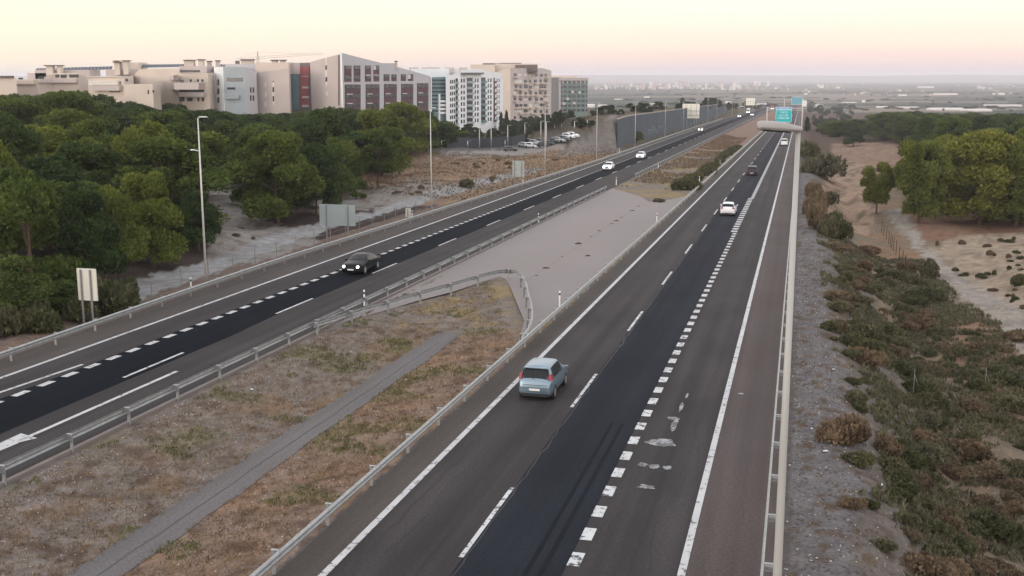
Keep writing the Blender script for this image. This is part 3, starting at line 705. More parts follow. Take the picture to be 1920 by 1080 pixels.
def make_car(kind, paintm, lights=False, tail_on=False, small=False, big=1.0):
    c = CARS[kind]; L_, W = c['L'], c['W']; zb = .22
    def ring(x):
        T = cr(x, c['top']); e = min(x, L_-x); w = W*(1-.16*(1-clamp(e/.45))**2); B = min(c['belt'], T-.10); rwid = lerp(w*.88, c['roofw'], clamp((T-c['belt']+.02)/.5))
        half = [(0, zb), (w-.1, zb), (w, zb+.16), (w, B*.62+zb*.38+.02), (w-.025, B), (rwid+.015, T-.075), (rwid-.08, T-.012), (0, T+.012)]
        return half
    def surf(x, t, sd=1, o=0.):
        h = ring(x); i = min(int(t), len(h)-2); f = t-i; a, b = h[i], h[i+1]
        y = lerp(a[0], b[0], f); z = lerp(a[1], b[1], f)
        nx, nzv = (b[1]-a[1]), -(b[0]-a[0]); l = hypot(nx, nzv) or 1
        return Vector((x-L_/2, sd*(y+nx/l*o), z+nzv/l*o))
    root = empty('car', (0, 0, 0))
    m = MB(); xs = sorted(set([i*L_/36 for i in range(37)]+[p[0] for p in c['top']])); ts = [0, 1, 1.5, 2, 3, 3.5, 4, 4.5, 5, 5.5, 6, 7]
    full = [(t, 1) for t in ts]+[(t, -1) for t in reversed(ts[1:-1])]
    n = len(full)
    for x in xs:
        for t, s_ in full: m.v.append(tuple(surf(x, t, s_)))
    for i in range(len(xs)-1):
        for j in range(n): m.f.append((i*n+j, i*n+(j+1) % n, (i+1)*n+(j+1) % n, (i+1)*n+j))
    m.f.append(tuple(range(n-1, -1, -1))); m.f.append(tuple((len(xs)-1)*n+j for j in range(n)))
    body = m.build('body', paintm, root, True)
    def patch(name, x0, x1, t0, t1, sides, mt, o=.012, nx=6, par=None):
        m = MB()
        for s_ in sides:
            b = len(m.v); nt_ = 3
            for i in range(nx+1):
                for j in range(nt_+1): m.v.append(tuple(surf(lerp(x0, x1, i/nx), lerp(t0, t1, j/nt_), s_, o)))
            for i in range(nx):
                for j in range(nt_): m.f.append((b+i*(nt_+1)+j, b+i*(nt_+1)+j+1, b+(i+1)*(nt_+1)+j+1, b+(i+1)*(nt_+1)+j))
        return m.build(name, mt, par or root, True)
    patch('rear_window', c['rear'][0], c['rear'][1], 5.02, 7, (1, -1), M_GLASS, .018, 8)
    patch('windscreen', c['ws'][0], c['ws'][1], 5.25, 7, (1, -1), M_GLASS, .015, 8)
    if not small:
        for s_ in (1, -1):
            for a, b in c['sides']: patch('side_window', a, b, 4.08, 4.92, (s_,), M_GLASS, .012)
    else:
        patch('side_window', c['sides'][0][0], c['sides'][-1][1], 4.1, 4.88, (1, -1), M_GLASS, .012)
    for s_ in (1, -1):
        for wx in c['whl']:
            r = c['r']; p0 = Vector((wx-L_/2, s_*(W-.20), r)); p1 = Vector((wx-L_/2, s_*(W+.012), r))
            w_ = MB(); w_.tube([p0, p1-Vector((0, s_*.02, 0)), p1], [r, r, r*.93], 20); wo = w_.build('wheel', M_RUBBER, root)
            if not small:
                h_ = MB(); h_.tube([p1, p1+Vector((0, s_*.006, 0))], [r*.66, r*.62], 14); h_.build('rim', M_RIM, wo)
            a_ = MB(); b0 = 0
            for k in range(13):
                an = pi*k/12
                for rr in (r*1.0, r*1.18): a_.v.append((wx-L_/2+cos(an)*rr, s_*(W+.004), r+sin(an)*rr))
            for k in range(12): a_.f.append((2*k, 2*k+1, 2*k+3, 2*k+2))
            a_.build('wheel_arch', M_TRIM, body)
        tm = M_TAILON if tail_on else M_TAIL
        tl = MB(); z0 = c['belt']-.12 if kind != 'mpv' else 1.02; hz = .16 if kind != 'mpv' else .27
        xo = cr(.06, [(0, 0), (.1, .05)])
        y0, y1 = (W*.60, W*.90) if kind != 'mpv' else (W*.76, W*.93)
        xr = .0 if kind != 'mpv' else .10
        tl.add([(xr-L_/2-.02, s_*y0, z0-.02), (xr-L_/2+.03, s_*(y1+.02), z0-.02), (xr-L_/2+.14, s_*(y1-.02), z0+hz), (xr-L_/2+.10, s_*y0, z0+hz)], [(0, 1, 2, 3)])
        tl.add([(xr-L_/2+.03, s_*(y1+.02), z0-.02), (xr-L_/2+.28, s_*(y1+.05), z0+.04), (xr-L_/2+.24, s_*(y1-.02), z0+hz), (xr-L_/2+.14, s_*(y1-.02), z0+hz)], [(0, 1, 2, 3)])
        tl.build('tail_light', tm, root)
        hl = MB(); r = .11*big  # larger discs draw the glare into the headlight's shape
        ctr = Vector((L_/2-.08, s_*W*.66, .66))
        if lights: hl.tube([ctr-Vector((.1, 0, 0)), ctr+Vector((.06, 0, 0)), ctr+Vector((.09, 0, 0))], [r, r, r*.7], 14)
        else: hl.box(L_/2-.35, s_*W*.52 if s_ > 0 else -W*.88, .60, L_/2-.03, W*.88 if s_ > 0 else s_*W*.52, .73)
        hl.build('headlight', M_LAMP if lights else M_RIM, root)
        if not small:
            mr = MB(); mx_ = c['ws'][1]-.28-L_/2; mr.box(mx_, s_*(W+.02) if s_ > 0 else -(W+.17), c['belt']-.02, mx_+.12, W+.17 if s_ > 0 else s_*(W+.02), c['belt']+.12); mr.build('mirror', paintm, root)
    pl = MB(); pl.box(-L_/2-.03, -.26, .50, -L_/2+.02, .26, .62); pl.build('number_plate', M_PLATE, root)
    pl = MB(); pl.box(L_/2-.03, -.26, .38, L_/2+.02, .26, .49); pl.build('number_plate', M_PLATE, root)
    gr = MB(); gr.box(L_/2-.13, -W*.4, .50, L_/2-.005, W*.4, .68); gr.build('grille', M_TRIM, root)
    bp = MB(); bp.box(-L_/2-.012, -W*.80, .24, -L_/2+.3, W*.80, .36); bp.build('bumper_trim', M_TRIM, root)
    if not small: bs = MB(); bs.box(-L_/2-.03, -W*.84, .60, -L_/2+.05, W*.84, .66); bs.build('bumper_step', paintm, root)
    if not small and kind == 'mpv':
        wp = MB(); wp.tube([(-L_/2+.06, .0, 1.03), (-L_/2+.14, .28, 1.14)], .012, 5); wp.build('wiper', M_TRIM, root)
        sp_ = MB(); sp_.box(-L_/2+.22, -.56, 1.52, -L_/2+.42, .56, 1.56); sp_.build('spoiler', paintm, root)
        ln = MB(); ln.box(-L_/2-.01, -.6, .76, -L_/2+.06, .6, .775); ln.build('tailgate_seam', M_TRIM, root)
    return root
def cpaint(n, c, r=.3, met=.3): return mat(n, c, r, met, .03, 2, spec=.6)
P_BLUE = cpaint('light metallic blue paint', (.185, .26, .325), .30, .55); P_BLACK = mat('black car paint', (.006, .008, .011), .3, 0, .03, 2, spec=.12); P_WHITE = cpaint('white car paint', (.72, .73, .77), .3, 0)
P_SUV = mat('dark maroon paint', (.035, .022, .034), .3, 0, .03, 2, spec=.25); P_SILV = cpaint('silver car paint', (.35, .37, .38), .3, .5); P_RED = cpaint('red car paint', (.35, .02, .02), .3, 0); P_GREY = cpaint('dark grey car paint', (.06, .07, .08), .3)
def place(o, u, v, head=1, z=0, rot=0):
    p = P(u, v, .012+z); o.location = p; o.rotation_mode = 'XYZ'
    base = pi/2-A if head > 0 else -pi/2-A
    o.rotation_euler = (0, atan(S)*head, base+rot)
    return o
o = place(make_car('mpv', P_BLUE), 51.6, -11.6, 1); tag(o, 'light blue small people carrier driving away in the left lane of the near carriageway', 'car', 'cars on the motorway')
o = place(make_car('coupe', P_BLACK, lights=True), 84.3, -34.35, -1); tag(o, 'black car with round lit headlights coming nearer on the left carriageway', 'car', 'cars on the motorway')
w1 = make_car('hatch', P_WHITE, lights=True, big=1.7, small=True); place(w1, 214.6, -35.6, -1); tag(w1, 'nearer of the two white oncoming cars with glaring headlights', 'car', 'cars on the motorway')
def more(src, u, v, head, lb, s=1, grp='cars on the motorway'):
    c = dup(src); place(c, u, v, head); c.scale = (s, s, s); tag(c, lb, 'car', grp); return c
more(w1, 256.6, -35.1, -1, 'farther of the two white oncoming cars with glaring headlights')
d1 = make_car('hatch', P_GREY, lights=True, big=2.6, small=True); place(d1, 464, -39.2, -1); tag(d1, 'dark oncoming car with two bright headlights beside the noise wall', 'car', 'cars on the motorway')
more(d1, 775, -40, -1, 'distant oncoming car with headlights on, in front of the white lorry', 1.1)
more(d1, 842, -34.4, -1, 'distant white-lit oncoming car right of the lorry', 1.1)
h1 = make_car('hatch', P_WHITE, small=False); place(h1, 138, -8.0, 1); tag(h1, 'white hatchback driving away in the dark middle lane', 'car', 'cars on the motorway')
s1 = make_car('van', P_SUV, small=True, tail_on=False); place(s1, 208.5, -8.1, 1); s1.scale = (1, .98, .92); tag(s1, 'dark maroon car driving away ahead of the white hatchback', 'car', 'cars on the motorway')
v1 = make_car('van', P_WHITE, small=True); place(v1, 336, -4.2, 1); v1.scale = (1.1, 1.05, 1.1); v1.name = 'van'; tag(v1, 'small white van driving away in the right lane below the lamp head', 'van')
more(d1, 560, -8, 1, 'dark car far ahead in the middle lane under the gantry')
# lorries
def lorry(u, v, col, lb, lights=None):
    root = empty('lorry', P(u, v, 0), -A); tag(root, lb, 'lorry')
    m = MB(); m.box(-1.25, 0, 1.1, 1.25, 9, 3.9); m.build('box_body', col, root)
    m = MB(); m.box(-1.2, -2.2, .6, 1.2, -.2, 2.9); m.build('cab', col, root)
    m = MB(); m.box(-1.05, -2.23, 1.7, 1.05, -2.205, 2.6); m.build('windscreen', M_GLASS, root)
    for x in (-1.0, 1.0):
        for y in (-1.2, 5, 7): m = MB(); m.tube([(x-.18, y, .5), (x+.18, y, .5)], .5, 12); m.build('wheel', M_RUBBER, root)
        m = MB(); m.tube([(x*.85, -2.2, .9), (x*.85, -2.28, .9)], .34, 10); m.build('headlight', lights or M_LAMP, root)
lorry(960, -42.5, P_WHITE, 'distant white lorry coming up behind the headlights near the far sign')
lorry(1250, -30, cpaint('lorry red', (.4, .05, .05), .4, 0), 'far lorry with pinkish glaring lights left of the gantry', mat('warm lamps', (.9, .5, .4), .3, emit=((1, .75, .6), 9)))

# ------------------------------------------------------------------ vegetation
def leaf(vs, fs, p, d, s, w, rnd):
    """one needle tuft: a slim diamond pointing along d"""
    a = d.cross(Vector((rnd.uniform(-1, 1), rnd.uniform(-1, 1), rnd.uniform(-1, 1))))
    if a.length < 1e-3: a = Vector((1, 0, 0))
    a = a.normalized()*w; n = len(vs)
    vs += [tuple(p-d*s*.4), tuple(p+a), tuple(p+d*s*.6), tuple(p-a)]; fs.append((n, n+1, n+2, n+3))
def puff(vs, fs, c, r, n, s, rnd, flat=.8, up=.35):
    for _ in range(n):
        z = rnd.uniform(-.75, 1); an = rnd.uniform(0, 2*pi); q = math.sqrt(max(0, 1-z*z))
        d = Vector((cos(an)*q, sin(an)*q, z)); rr = r*rnd.uniform(.72, 1.08)*(1+.18*noise.noise(d*2.2+c))
        p = c+Vector((d.x*rr, d.y*rr, d.z*rr*flat))
        dd = (d*.8+Vector((rnd.uniform(-.7, .7), rnd.uniform(-.7, .7), rnd.uniform(-.5, .7)+up))).normalized()
        k = s*rnd.uniform(.7, 1.3); leaf(vs, fs, p, dd, k, k*.34, rnd)
def core(vs, fs, c, r, flat=.8):
    """closed inner blob in the foliage material: fills the heart of a puff"""
    n = len(vs); K = 6; R_ = [(-.9, .35), (-.3, .9), (.4, .85), (.9, .3)]
    for z, q in R_:
        for k in range(K): vs.append((c.x+cos(2*pi*k/K+z)*q*r*.74, c.y+sin(2*pi*k/K+z)*q*r*.74, c.z+z*r*.72*flat))
    for i in range(3):
        for k in range(K): fs.append((n+i*K+k, n+i*K+(k+1) % K, n+(i+1)*K+(k+1) % K, n+(i+1)*K+k))
    fs.append(tuple(n+k for k in range(K-1, -1, -1))); fs.append(tuple(n+3*K+k for k in range(K)))
def mesh_of(name, vs, fs, mt):
    me = bpy.data.meshes.new(name); me.from_pydata(vs, [], fs); me.materials.append(mt); me.update(); return me
def pine_meshes(seed, mt, puffs=26, leaves=560, R_=4.1, hgt=10., low=2.0, ls=.34, shape=0):
    rnd = random.Random(seed); vs, fs = [], []; cs = []
    for i in range(puffs):
        for _ in range(30):
            t = rnd.random()**.8; z = low+(hgt-low-1.1)*t
            prof = R_*(sin(pi*clamp(.20+t*.72))**.75 if shape == 0 else (1-t)**.6*.9+.18 if shape == 2 else sin(pi*clamp(.12+t*.62))**.8)
            a = rnd.uniform(0, 2*pi); q = prof*math.sqrt(rnd.uniform(.25, 1))*.84
            c = Vector((cos(a)*q, sin(a)*q, z))
            if all((c-o).length > R_*.26 for o in cs): break
        cs.append(c); r = rnd.uniform(.22, .42)*R_*(1.1-.25*t)
        core(vs, fs, c, r); puff(vs, fs, c, r, leaves, ls, rnd)
    crown = mesh_of('crown', vs, fs, mt)
    m = MB(); bend = rnd.uniform(-.5, .5)
    m.tube([(0, 0, -.4), (bend*.3, 0, low*.6), (bend, bend*.4, low+2), (bend*.6, bend, hgt*.8)], [.26, .2, .15, .04], 7)
    for c in cs[::3]:
        z0 = max(1.2, c.z*.62); m.tube([(bend*.5, bend*.2, z0), tuple(c*.6+Vector((0, 0, z0*.4))), tuple(c)], [.10, .07, .03], 5, cap=False)
    me = bpy.data.meshes.new('trunk'); me.from_pydata(m.v, [], m.f); me.materials.append(M_BARK)
    return crown, me
PV = [pine_meshes(11, M_PINE, puffs=24, low=1.2), pine_meshes(12, M_PINE, shape=1, low=1.6, puffs=20), pine_meshes(13, M_PINED, puffs=20, low=.9), pine_meshes(14, M_PINED, shape=2, puffs=26, low=1.), pine_meshes(15, M_PINE, puffs=17, low=1.0)]
PR = [pine_meshes(21, M_PINER, low=.9, puffs=30), pine_meshes(22, M_PINER, shape=1, puffs=28, low=1.1), pine_meshes(23, M_PINE, shape=0, low=.8), pine_meshes(24, M_PINER, shape=1, puffs=22, low=2.6)]
ntree = 0
def pine(u, v, h, r, var, lb, group, name='pine_tree', z=0):
    """h metres tall, crown radius r"""
    global ntree
    root = empty(name, G(u, v, z-.05), random.uniform(0, 6.28)); tag(root, lb, 'pine tree', group)
    root.scale = (r/4.1, r/4.1, h/10.)
    mobj('crown', var[0], root); mobj('trunk', var[1], root); ntree += 1
    return root
def px_pine(px, pyb, pyt, wpx, var, lb, group=None):
    u, v = hit(px, pyb); g = G(u, v); Y = g.y
    top = at(px, pyt, Y).z; h = top-g.z; r = (at(px+wpx/2, pyb, Y)-at(px-wpx/2, pyb, Y)).x/2
    pine(u, v, h, r, var, lb, group)
    return (u, v, r)
placed = []
for a in [(288, 500, 312, 126, PV[0], 'bright topped pine standing alone at the bend of the white track'), (372, 468, 347, 92, PV[3], 'dark rounded pine right behind the tallest lamp post'),
          (520, 418, 236, 165, PV[0], 'broad pine above the grey earth mounds, left of the wide grey sign back'), (592, 402, 262, 96, PV[2], 'pine beside the broad one, above the grey sign back'),
          (640, 372, 250, 92, PV[4], 'medium pine between the broad pine and the yellow green one'), (708, 352, 236, 98, PV[1], 'yellow green pine at the edge of the dry slope'),
          (757, 292, 186, 106, PV[0], 'tall pine with bare trunks showing against the pale road'), (800, 285, 205, 62, PV[2], 'dark pine directly left of the white apartment block'),
          (668, 372, 328, 46, PV[4], 'low young pine on the dark soil bank'), (60, 585, 300, 190, PV[4], 'large dark pine filling the lower left corner of the wood'),
          (165, 560, 330, 150, PV[3], 'dark pine above the small cream sign back'), (225, 525, 345, 110, PV[1], 'pine between the cream sign and the track bend'),
          (125, 588, 520, 120, PV[3], 'low dark pine bush behind the small cream sign back'), (20, 612, 470, 150, PV[2], 'dark pine at the left edge just above the guardrail')]:
    placed.append(px_pine(*a))
EDGE = [(0, 600), (90, 585), (230, 520), (290, 498), (375, 465), (392, 345), (452, 338), (458, 412), (600, 400), (640, 372), (712, 350), (730, 296), (830, 286), (834, 0)]
rnd = random.Random(5); pts = []
cand = 0
while cand < 9000 and len(pts) < 215:
    cand += 1
    u = rnd.uniform(35, 330); v = -rnd.uniform(50, 250)
    g = G(u, v); px, py = proj(g)
    if px < -120 or px > 832: continue
    if py > interp(px, EDGE)-4: continue
    dist = hypot(g.x, g.y); sp = 7.2 if dist < 150 else 9.5 if dist < 230 else 11.5
    if any(hypot(u-a, v-b) < (sp+r_)*.5 for a, b, r_ in placed): continue
    r_ = rnd.uniform(.44, .6)*sp+.4; placed.append((u, v, r_*1.5)); pts.append((u, v, r_, dist, px))
TOPS = [(0, 172), (100, 166), (150, 163), (200, 172), (300, 184), (400, 198), (500, 208), (560, 200), (640, 196), (700, 197), (750, 190), (800, 205), (840, 240)]
for u, v, r_, dist, px in pts:
    g = G(u, v); top = at(px, interp(px, TOPS)+rnd.choice((rnd.uniform(-2, 10), rnd.uniform(4, 34))), g.y).z-g.z
    h = min(rnd.uniform(8.5, 12.5), max(5, top)) if dist < 190 else clamp(top, 7, 16.5)
    var = rnd.choice(PV) if dist < 170 else rnd.choice([PV[0], PV[2], PV[3], PV[2]])
    reg = 'at the left edge' if px < 170 else 'left of the tallest lamp post' if px < 380 else 'right of the tallest lamp post' if px < 610 else 'before the gabled block'
    row = 'near' if dist < 150 else 'middle' if dist < 210 else 'far'
    pine(u, v, h*(1 if dist > 190 else rnd.uniform(.8, 1.1)), r_*rnd.uniform(1.0, 1.22), var, 'dark green pine in the %s rows of the wood, %s' % (row, reg), 'pines of the left wood, far rows' if dist > 150 else 'pines of the left wood, near rows')
# right hand wood
prt = []
for a in [(1836, 420, 240, 175, PR[0], 'largest yellow green pine at the right edge of the picture'), (1722, 418, 262, 95, PR[1], 'olive pine left of the largest yellow green pine'), (1643, 400, 303, 66, PR[3], 'small pine with a bare trunk above the white footpath'),
          (1905, 425, 262, 120, PR[0], 'olive pine cut by the right edge of the picture'), (1775, 405, 275, 110, PR[2], 'pine between the two big olive pines'), (1600, 274, 236, 40, PV[3], 'dark round pine at the left end of the far right row')]:
    prt.append(px_pine(*a))
cand = 0; np_ = 0
while cand < 6000 and np_ < 78:
    cand += 1; u = rnd.uniform(168, 620); v = rnd.uniform(14, 260); g = G(u, v); px, py = proj(g)
    if px < 1560 or px > 2040: continue
    lim = [(1560, 262), (1700, 270), (1702, 400), (2100, 410)]
    if py > interp(px, lim): continue
    if 272 < py < 330 and px < 1715: continue
    dist = hypot(g.x, g.y); sp = 8.5 if dist < 260 else 13
    if any(hypot(u-a, v-b) < (sp+r_)*.5 for a, b, r_ in prt): continue
    r_ = rnd.uniform(.42, .55)*sp; prt.append((u, v, r_*1.4)); np_ += 1
    lim_t = interp(px, [(1560, 226), (1640, 208), (1900, 212), (1925, 215)]) if dist > 300 else interp(px, [(1600, 300), (1700, 262), (1800, 250), (1925, 218)])
    h = clamp(at(px, lim_t+rnd.uniform(-4, 8), g.y).z-g.z, 4.5, 14)
    pine(u, v, h, r_*1.2, rnd.choice(PR if dist < 260 else [PV[0], PV[3], PV[2]]), 'olive green pine in the near clump right of the footpath' if dist < 260 else 'dark green pine in the long row beyond the reddish field on the right', 'pines of the right near clump' if dist < 260 else 'pines of the right far row')

def bush_mesh(seed, mt, R_=1., n=12, leaves=300, ls=.14, spiky=.4, flat=.7):
    rnd = random.Random(seed); vs, fs = [], []
    for i in range(n):
        a = rnd.uniform(0, 6.28); q = rnd.uniform(0, .62)*R_; r = rnd.uniform(.3, .5)*R_; c = Vector((cos(a)*q, sin(a)*q, r*.55+rnd.uniform(0, .35)*R_*flat*(1-q/R_)))
        core(vs, fs, c, r*.8, flat); puff(vs, fs, c, r, leaves, ls, rnd, flat, spiky)
    return mesh_of('shrub', vs, fs, mt)
BU = {'g': [bush_mesh(31, M_BUSHG), bush_mesh(32, M_BUSHG, n=7)], 'o': [bush_mesh(33, M_BUSH), bush_mesh(34, M_BUSH, n=6, spiky=.8), bush_mesh(35, M_BUSH, n=11)], 'b': [bush_mesh(36, M_BUSHB, spiky=.8, ls=.13, leaves=340), bush_mesh(37, M_BUSHB, n=9, spiky=.8, ls=.13, leaves=340)], 'd': [bush_mesh(38, M_CYP, n=10)]}
nb = 0
def bush(u, v, r, h, k, lb, group=None, cat='shrub', z=0):
    global nb
    o = mobj('shrub', rnd.choice(BU[k]), None, G(u, v, z-.05), rnd.uniform(0, 6.28)); o.scale = (r, r, h); tag(o, lb, cat, group); nb += 1; return o
def px_bush(px, py, wpx, hpx, k, lb, group=None):
    u, v = hit(px, py); g = G(u, v); s = 2090/g.y; return bush(u, v, wpx/s/2, hpx/s, k, lb, group)
# dark hedge along the right edge of the median
for i in range(30):
    u = 172+i*5.2+rnd.uniform(-1, 1); sc = rnd.uniform(.7, 1.25)*(1.15-.45*i/30)
    bush(u, -16.6+rnd.uniform(-.5, .2), 1.75*sc, 1.7*sc, 'g', 'dark green hedge shrub in the row along the far median rail', 'hedge shrubs in the median')
for a in [(1548, 335, 92, 62, 'o', 'broad grey green shrub beside the right rail, in front of the olive one'), (1520, 300, 52, 50, 'g', 'olive green rounded shrub below the dark cypress'), (1524, 428, 52, 66, 'b', 'tall rusty brown bush against the right rail'), (1540, 400, 56, 62, 'b', 'rusty brown bush behind the tall one by the right rail'), (1522, 372, 40, 44, 'b', 'thin brown bush where the gravel strip narrows'), (1548, 442, 58, 50, 'o', 'grey brown bush between the tall rusty one and the bluish green one'), (1555, 385, 40, 36, 'o', 'grey bush on the slope crest behind the rusty ones'),
          (1565, 445, 80, 66, 'g', 'dark bluish green bush right of the rusty brown one'), (1519, 402, 36, 44, 'b', 'dry brown bush wedged by the right rail'), (1625, 478, 66, 26, 'b', 'straw coloured dry shrub at the top of the gully'), (1568, 470, 60, 24, 'b', 'low straw coloured shrub below the dark bush'),
          (1742, 520, 46, 50, 'o', 'single grey green bush on the white footpath'), (1745, 560, 70, 34, 'g', 'bright green low bush below the footpath bush'), (1700, 505, 40, 20, 'b', 'small reddish bush left of the footpath'), (1907, 535, 40, 32, 'g', 'green tuft at the edge of the pale mound'),
          (1722, 745, 84, 52, 'g', 'bright green bush in the middle of the right slope'), (1605, 655, 70, 46, 'g', 'dark green bush high on the gravel slope'), (1575, 625, 40, 40, 'b', 'rusty dry bush on the gravel slope crest'), (875, 352, 34, 24, 'o', 'grey green bush on the dry slope by the second lamp post'),
          (1062, 358-6, 2, 2, 'b', 'tiny dry plant on the concrete')]:
    px_bush(*a)
# scrub on the right slope
cand = 0; bl = []
while cand < 5000 and len(bl) < 262:
    cand += 1
    u = 24+rnd.random()**1.5*110; v = rnd.uniform(2.4, 26); g = G(u, v); px, py = proj(g)
    if py < 500 or py > 1180 or px > 2000: continue
    if px < interp(py, [(450, 1540), (600, 1545), (800, 1560), (1080, 1600)]): continue
    if py < 620 and px > 1760: continue
    if inpoly(px, py, ZONES[-2][0]): continue
    big = rnd.random(); r_ = rnd.uniform(.4, .8) if big < .62 else rnd.uniform(.8, 1.5)
    if any(hypot(u-a, v-b) < (r_+c)*.62 for a, b, c in bl): continue
    dens = nz(u, v, .12, 40)
    if dens < -.12 and rnd.random() < .6: continue
    bl.append((u, v, r_))
    k = 'b' if nz(u, v, .18, 9)+rnd.uniform(-.25, .25) > .17 else 'o' if rnd.random() < .68 else 'g'
    plc = 'beside the gravel strip' if v < 5.5 else 'near the bottom right corner' if py > 880 else 'at the right edge' if px > 1800 else 'halfway down the right slope' if py > 680 else 'on the upper right slope'
    kind_ = {'b': 'rusty brown dry scrub bush ', 'o': 'grey green scrub bush ', 'g': 'dark green scrub bush '}[k]+('large, ' if r_ > .8 else 'small, ')+plc
    bush(u, v, r_, r_*rnd.uniform(.75, 1.15), k, kind_, {'b': 'brown scrub bushes', 'o': 'grey green scrub bushes', 'g': 'dark green scrub bushes'}[k]+' on the right slope')
# tufts on the pale mound and on the grey banks at the left
for i in range(46):
    px, py = rnd.uniform(1755, 1918), rnd.uniform(448, 590)
    if py > 448+ (px-1755)*.9+60 or inpoly(px, py, ZONES[-2][0]): continue
    px_bush(px, py, rnd.uniform(9, 22), rnd.uniform(6, 14), 'b' if rnd.random() < .4 else 'g', 'small dark tuft dotted over the pale mound', 'tufts on the pale mound')
for i in range(34):
    px, py = rnd.choice([(rnd.uniform(400, 560), rnd.uniform(425, 485)), (rnd.uniform(640, 830), rnd.uniform(350, 385)), (rnd.uniform(850, 1120), rnd.uniform(300, 340))])
    if py > interp(px, [(400, 480), (600, 425), (830, 372), (1120, 285)]): continue
    px_bush(px, py, rnd.uniform(8, 20), rnd.uniform(4, 9), 'b', 'small dry tuft on the bare banks left of the motorway', 'tufts on the left banks')
# cypress beside the gantry, cypresses and garden trees before the apartment blocks
def cyp_meshes(seed):
    rnd = random.Random(seed); vs, fs = [], []
    for i in range(14):
        t = i/13; puff(vs, fs, Vector((rnd.uniform(-.2, .2), rnd.uniform(-.2, .2), .8+8.6*t)), 1.15*(1-t)**.55+.2, 130, .34, rnd, 1, .9); core(vs, fs, Vector((0, 0, .8+8.6*t)), 1.05*(1-t)**.6+.15, 1)
    m = MB(); m.tube([(0, 0, -.3), (0, 0, 2)], [.2, .15], 6); me = bpy.data.meshes.new('trunk'); me.from_pydata(m.v, [], m.f); me.materials.append(M_BARK)
    return mesh_of('crown', vs, fs, M_CYP), me
CY = cyp_meshes(51)
def cypress(px, pyb, pyt, wpx, lb, group=None):
    u, v = hit(px, pyb); g = G(u, v); h = at(px, pyt, g.y).z-g.z; r = wpx*g.y/2090/2
    root = empty('cypress_tree', g, 0); tag(root, lb, 'cypress', group); root.scale = (r/1.2, r/1.2, h/10); mobj('crown', CY[0], root); mobj('trunk', CY[1], root)
cypress(1513, 246, 218, 12, 'dark slim cypress just right of the green gantry sign')
for px, b, t, l in ((846, 247, 222, 'dark cypress in front of the white block, left one'), (903, 238, 220, 'dark cypress in front of the white block, middle one'), (940, 243, 208, 'tall dark cypress at the right corner of the white block'), (950, 243, 205, 'tallest dark cypress between the white and the beige block'), (1051, 224, 205, 'dark cypress at the foot of the green grey block')):
    cypress(px, b, t, 9, l)
FT = [pine_meshes(61, M_FAR, puffs=12, leaves=140, R_=4, hgt=8, low=.8, ls=.8), pine_meshes(62, M_FAR, puffs=14, leaves=120, R_=4, hgt=9, low=1, ls=.8, shape=2), pine_meshes(63, M_FAR, puffs=11, leaves=140, R_=4.4, hgt=7, low=.6, ls=.8)]
def far_tree(px, py, hpx, wpx, lb, group):
    u, v = hit(px, py); g = G(u, v); k = g.y/2090
    root = empty('broadleaf_tree', g, rnd.uniform(0, 6)); tag(root, lb, 'tree', group); root.scale = (wpx*k/8, wpx*k/8, hpx*k/8.5); a = rnd.choice(FT); mobj('crown', a[0], root); mobj('trunk', a[1], root)
for i in range(105):         # gardens between the blocks and the parking lot
    px = rnd.uniform(838, 1108); y0 = interp(px, [(838, 268), (960, 262), (1060, 250), (1110, 238)]); y1 = interp(px, [(838, 248), (950, 238), (1108, 214)])
    far_tree(px, rnd.uniform(y1, y0), rnd.uniform(11, 22), rnd.uniform(13, 26), 'leafy green garden tree between the apartment blocks and the parking lot', 'garden trees by the parking lot')
for i in range(26):          # behind the noise wall
    px = rnd.uniform(1105, 1345); far_tree(px, interp(px, [(1105, 222), (1200, 211), (1345, 200)])+rnd.uniform(-5, 1), rnd.uniform(8, 20), rnd.uniform(12, 28), 'dark tree rising behind the long noise wall', 'trees behind the noise wall')
for i in range(24):
    px = rnd.uniform(1350, 1440); far_tree(px, rnd.uniform(199, 206), rnd.uniform(4, 12), rnd.uniform(5, 9), 'slim distant tree where the left carriageway bends away', 'distant trees by the bend')
for i in range(30):
    px = rnd.uniform(1512, 1600); far_tree(px, rnd.uniform(205, 250), rnd.uniform(8, 14), rnd.uniform(8, 18), 'dusty green tree beside the far right verge', 'trees along the far right verge')
# grass cover in the median and litter stones
def tufts(name, n, fn, mt, s=(.10, .22)):
    rnd = random.Random(name); vs, fs = [], []
    k = 0
    while k < n:
        r = fn(rnd)
        if r is None: continue
        u, v = r; k += 1; g = G(u, v)
        for _ in range(5):
            d = Vector((rnd.uniform(-.8, .8), rnd.uniform(-.8, .8), 1)).normalized(); q = rnd.uniform(*s); leaf(vs, fs, g+Vector((rnd.uniform(-.12, .12), rnd.uniform(-.12, .12), q*.4)), d, q, q*.14, rnd)
    o = mobj(name, mesh_of(name, vs, fs, mt)); tag(o, kind='stuff'); return o
def med(lo, hi, off_, f):
    def g(r):
        u = 24+r.random()**1.4*(60); v = r.uniform(-27.3, -15.3)
        if -21.4 < v < -19.8 and u < 66: return None
        if u > 62 and v > -27+ (u-62)*.0+0 and not (v < -15.6-(u-62)*.35 and v > -27.4+(u-62)*.22): return None
        q = nz(u, v, .35, 21)*f+nz(u, v, .5, 9)*.4
        return (u, v) if lo < q < hi else None
    return g
o = tufts('dry_grass', 8000, med(-1, .12, 0, 1), foliage('dry straw', (.14, .098, .062), (.24, .17, .105)), (.05, .14)); tag(o, 'short dry straw coloured grass covering the median', 'grass')
M_GRASS = foliage('grass', (.10, .10, .045), (.165, .16, .075))
o = tufts('green_grass', 3600, med(.20, 2, 0, 1), M_GRASS, (.07, .19)); tag(o, 'olive green grass tufts in patches on the median', 'grass')
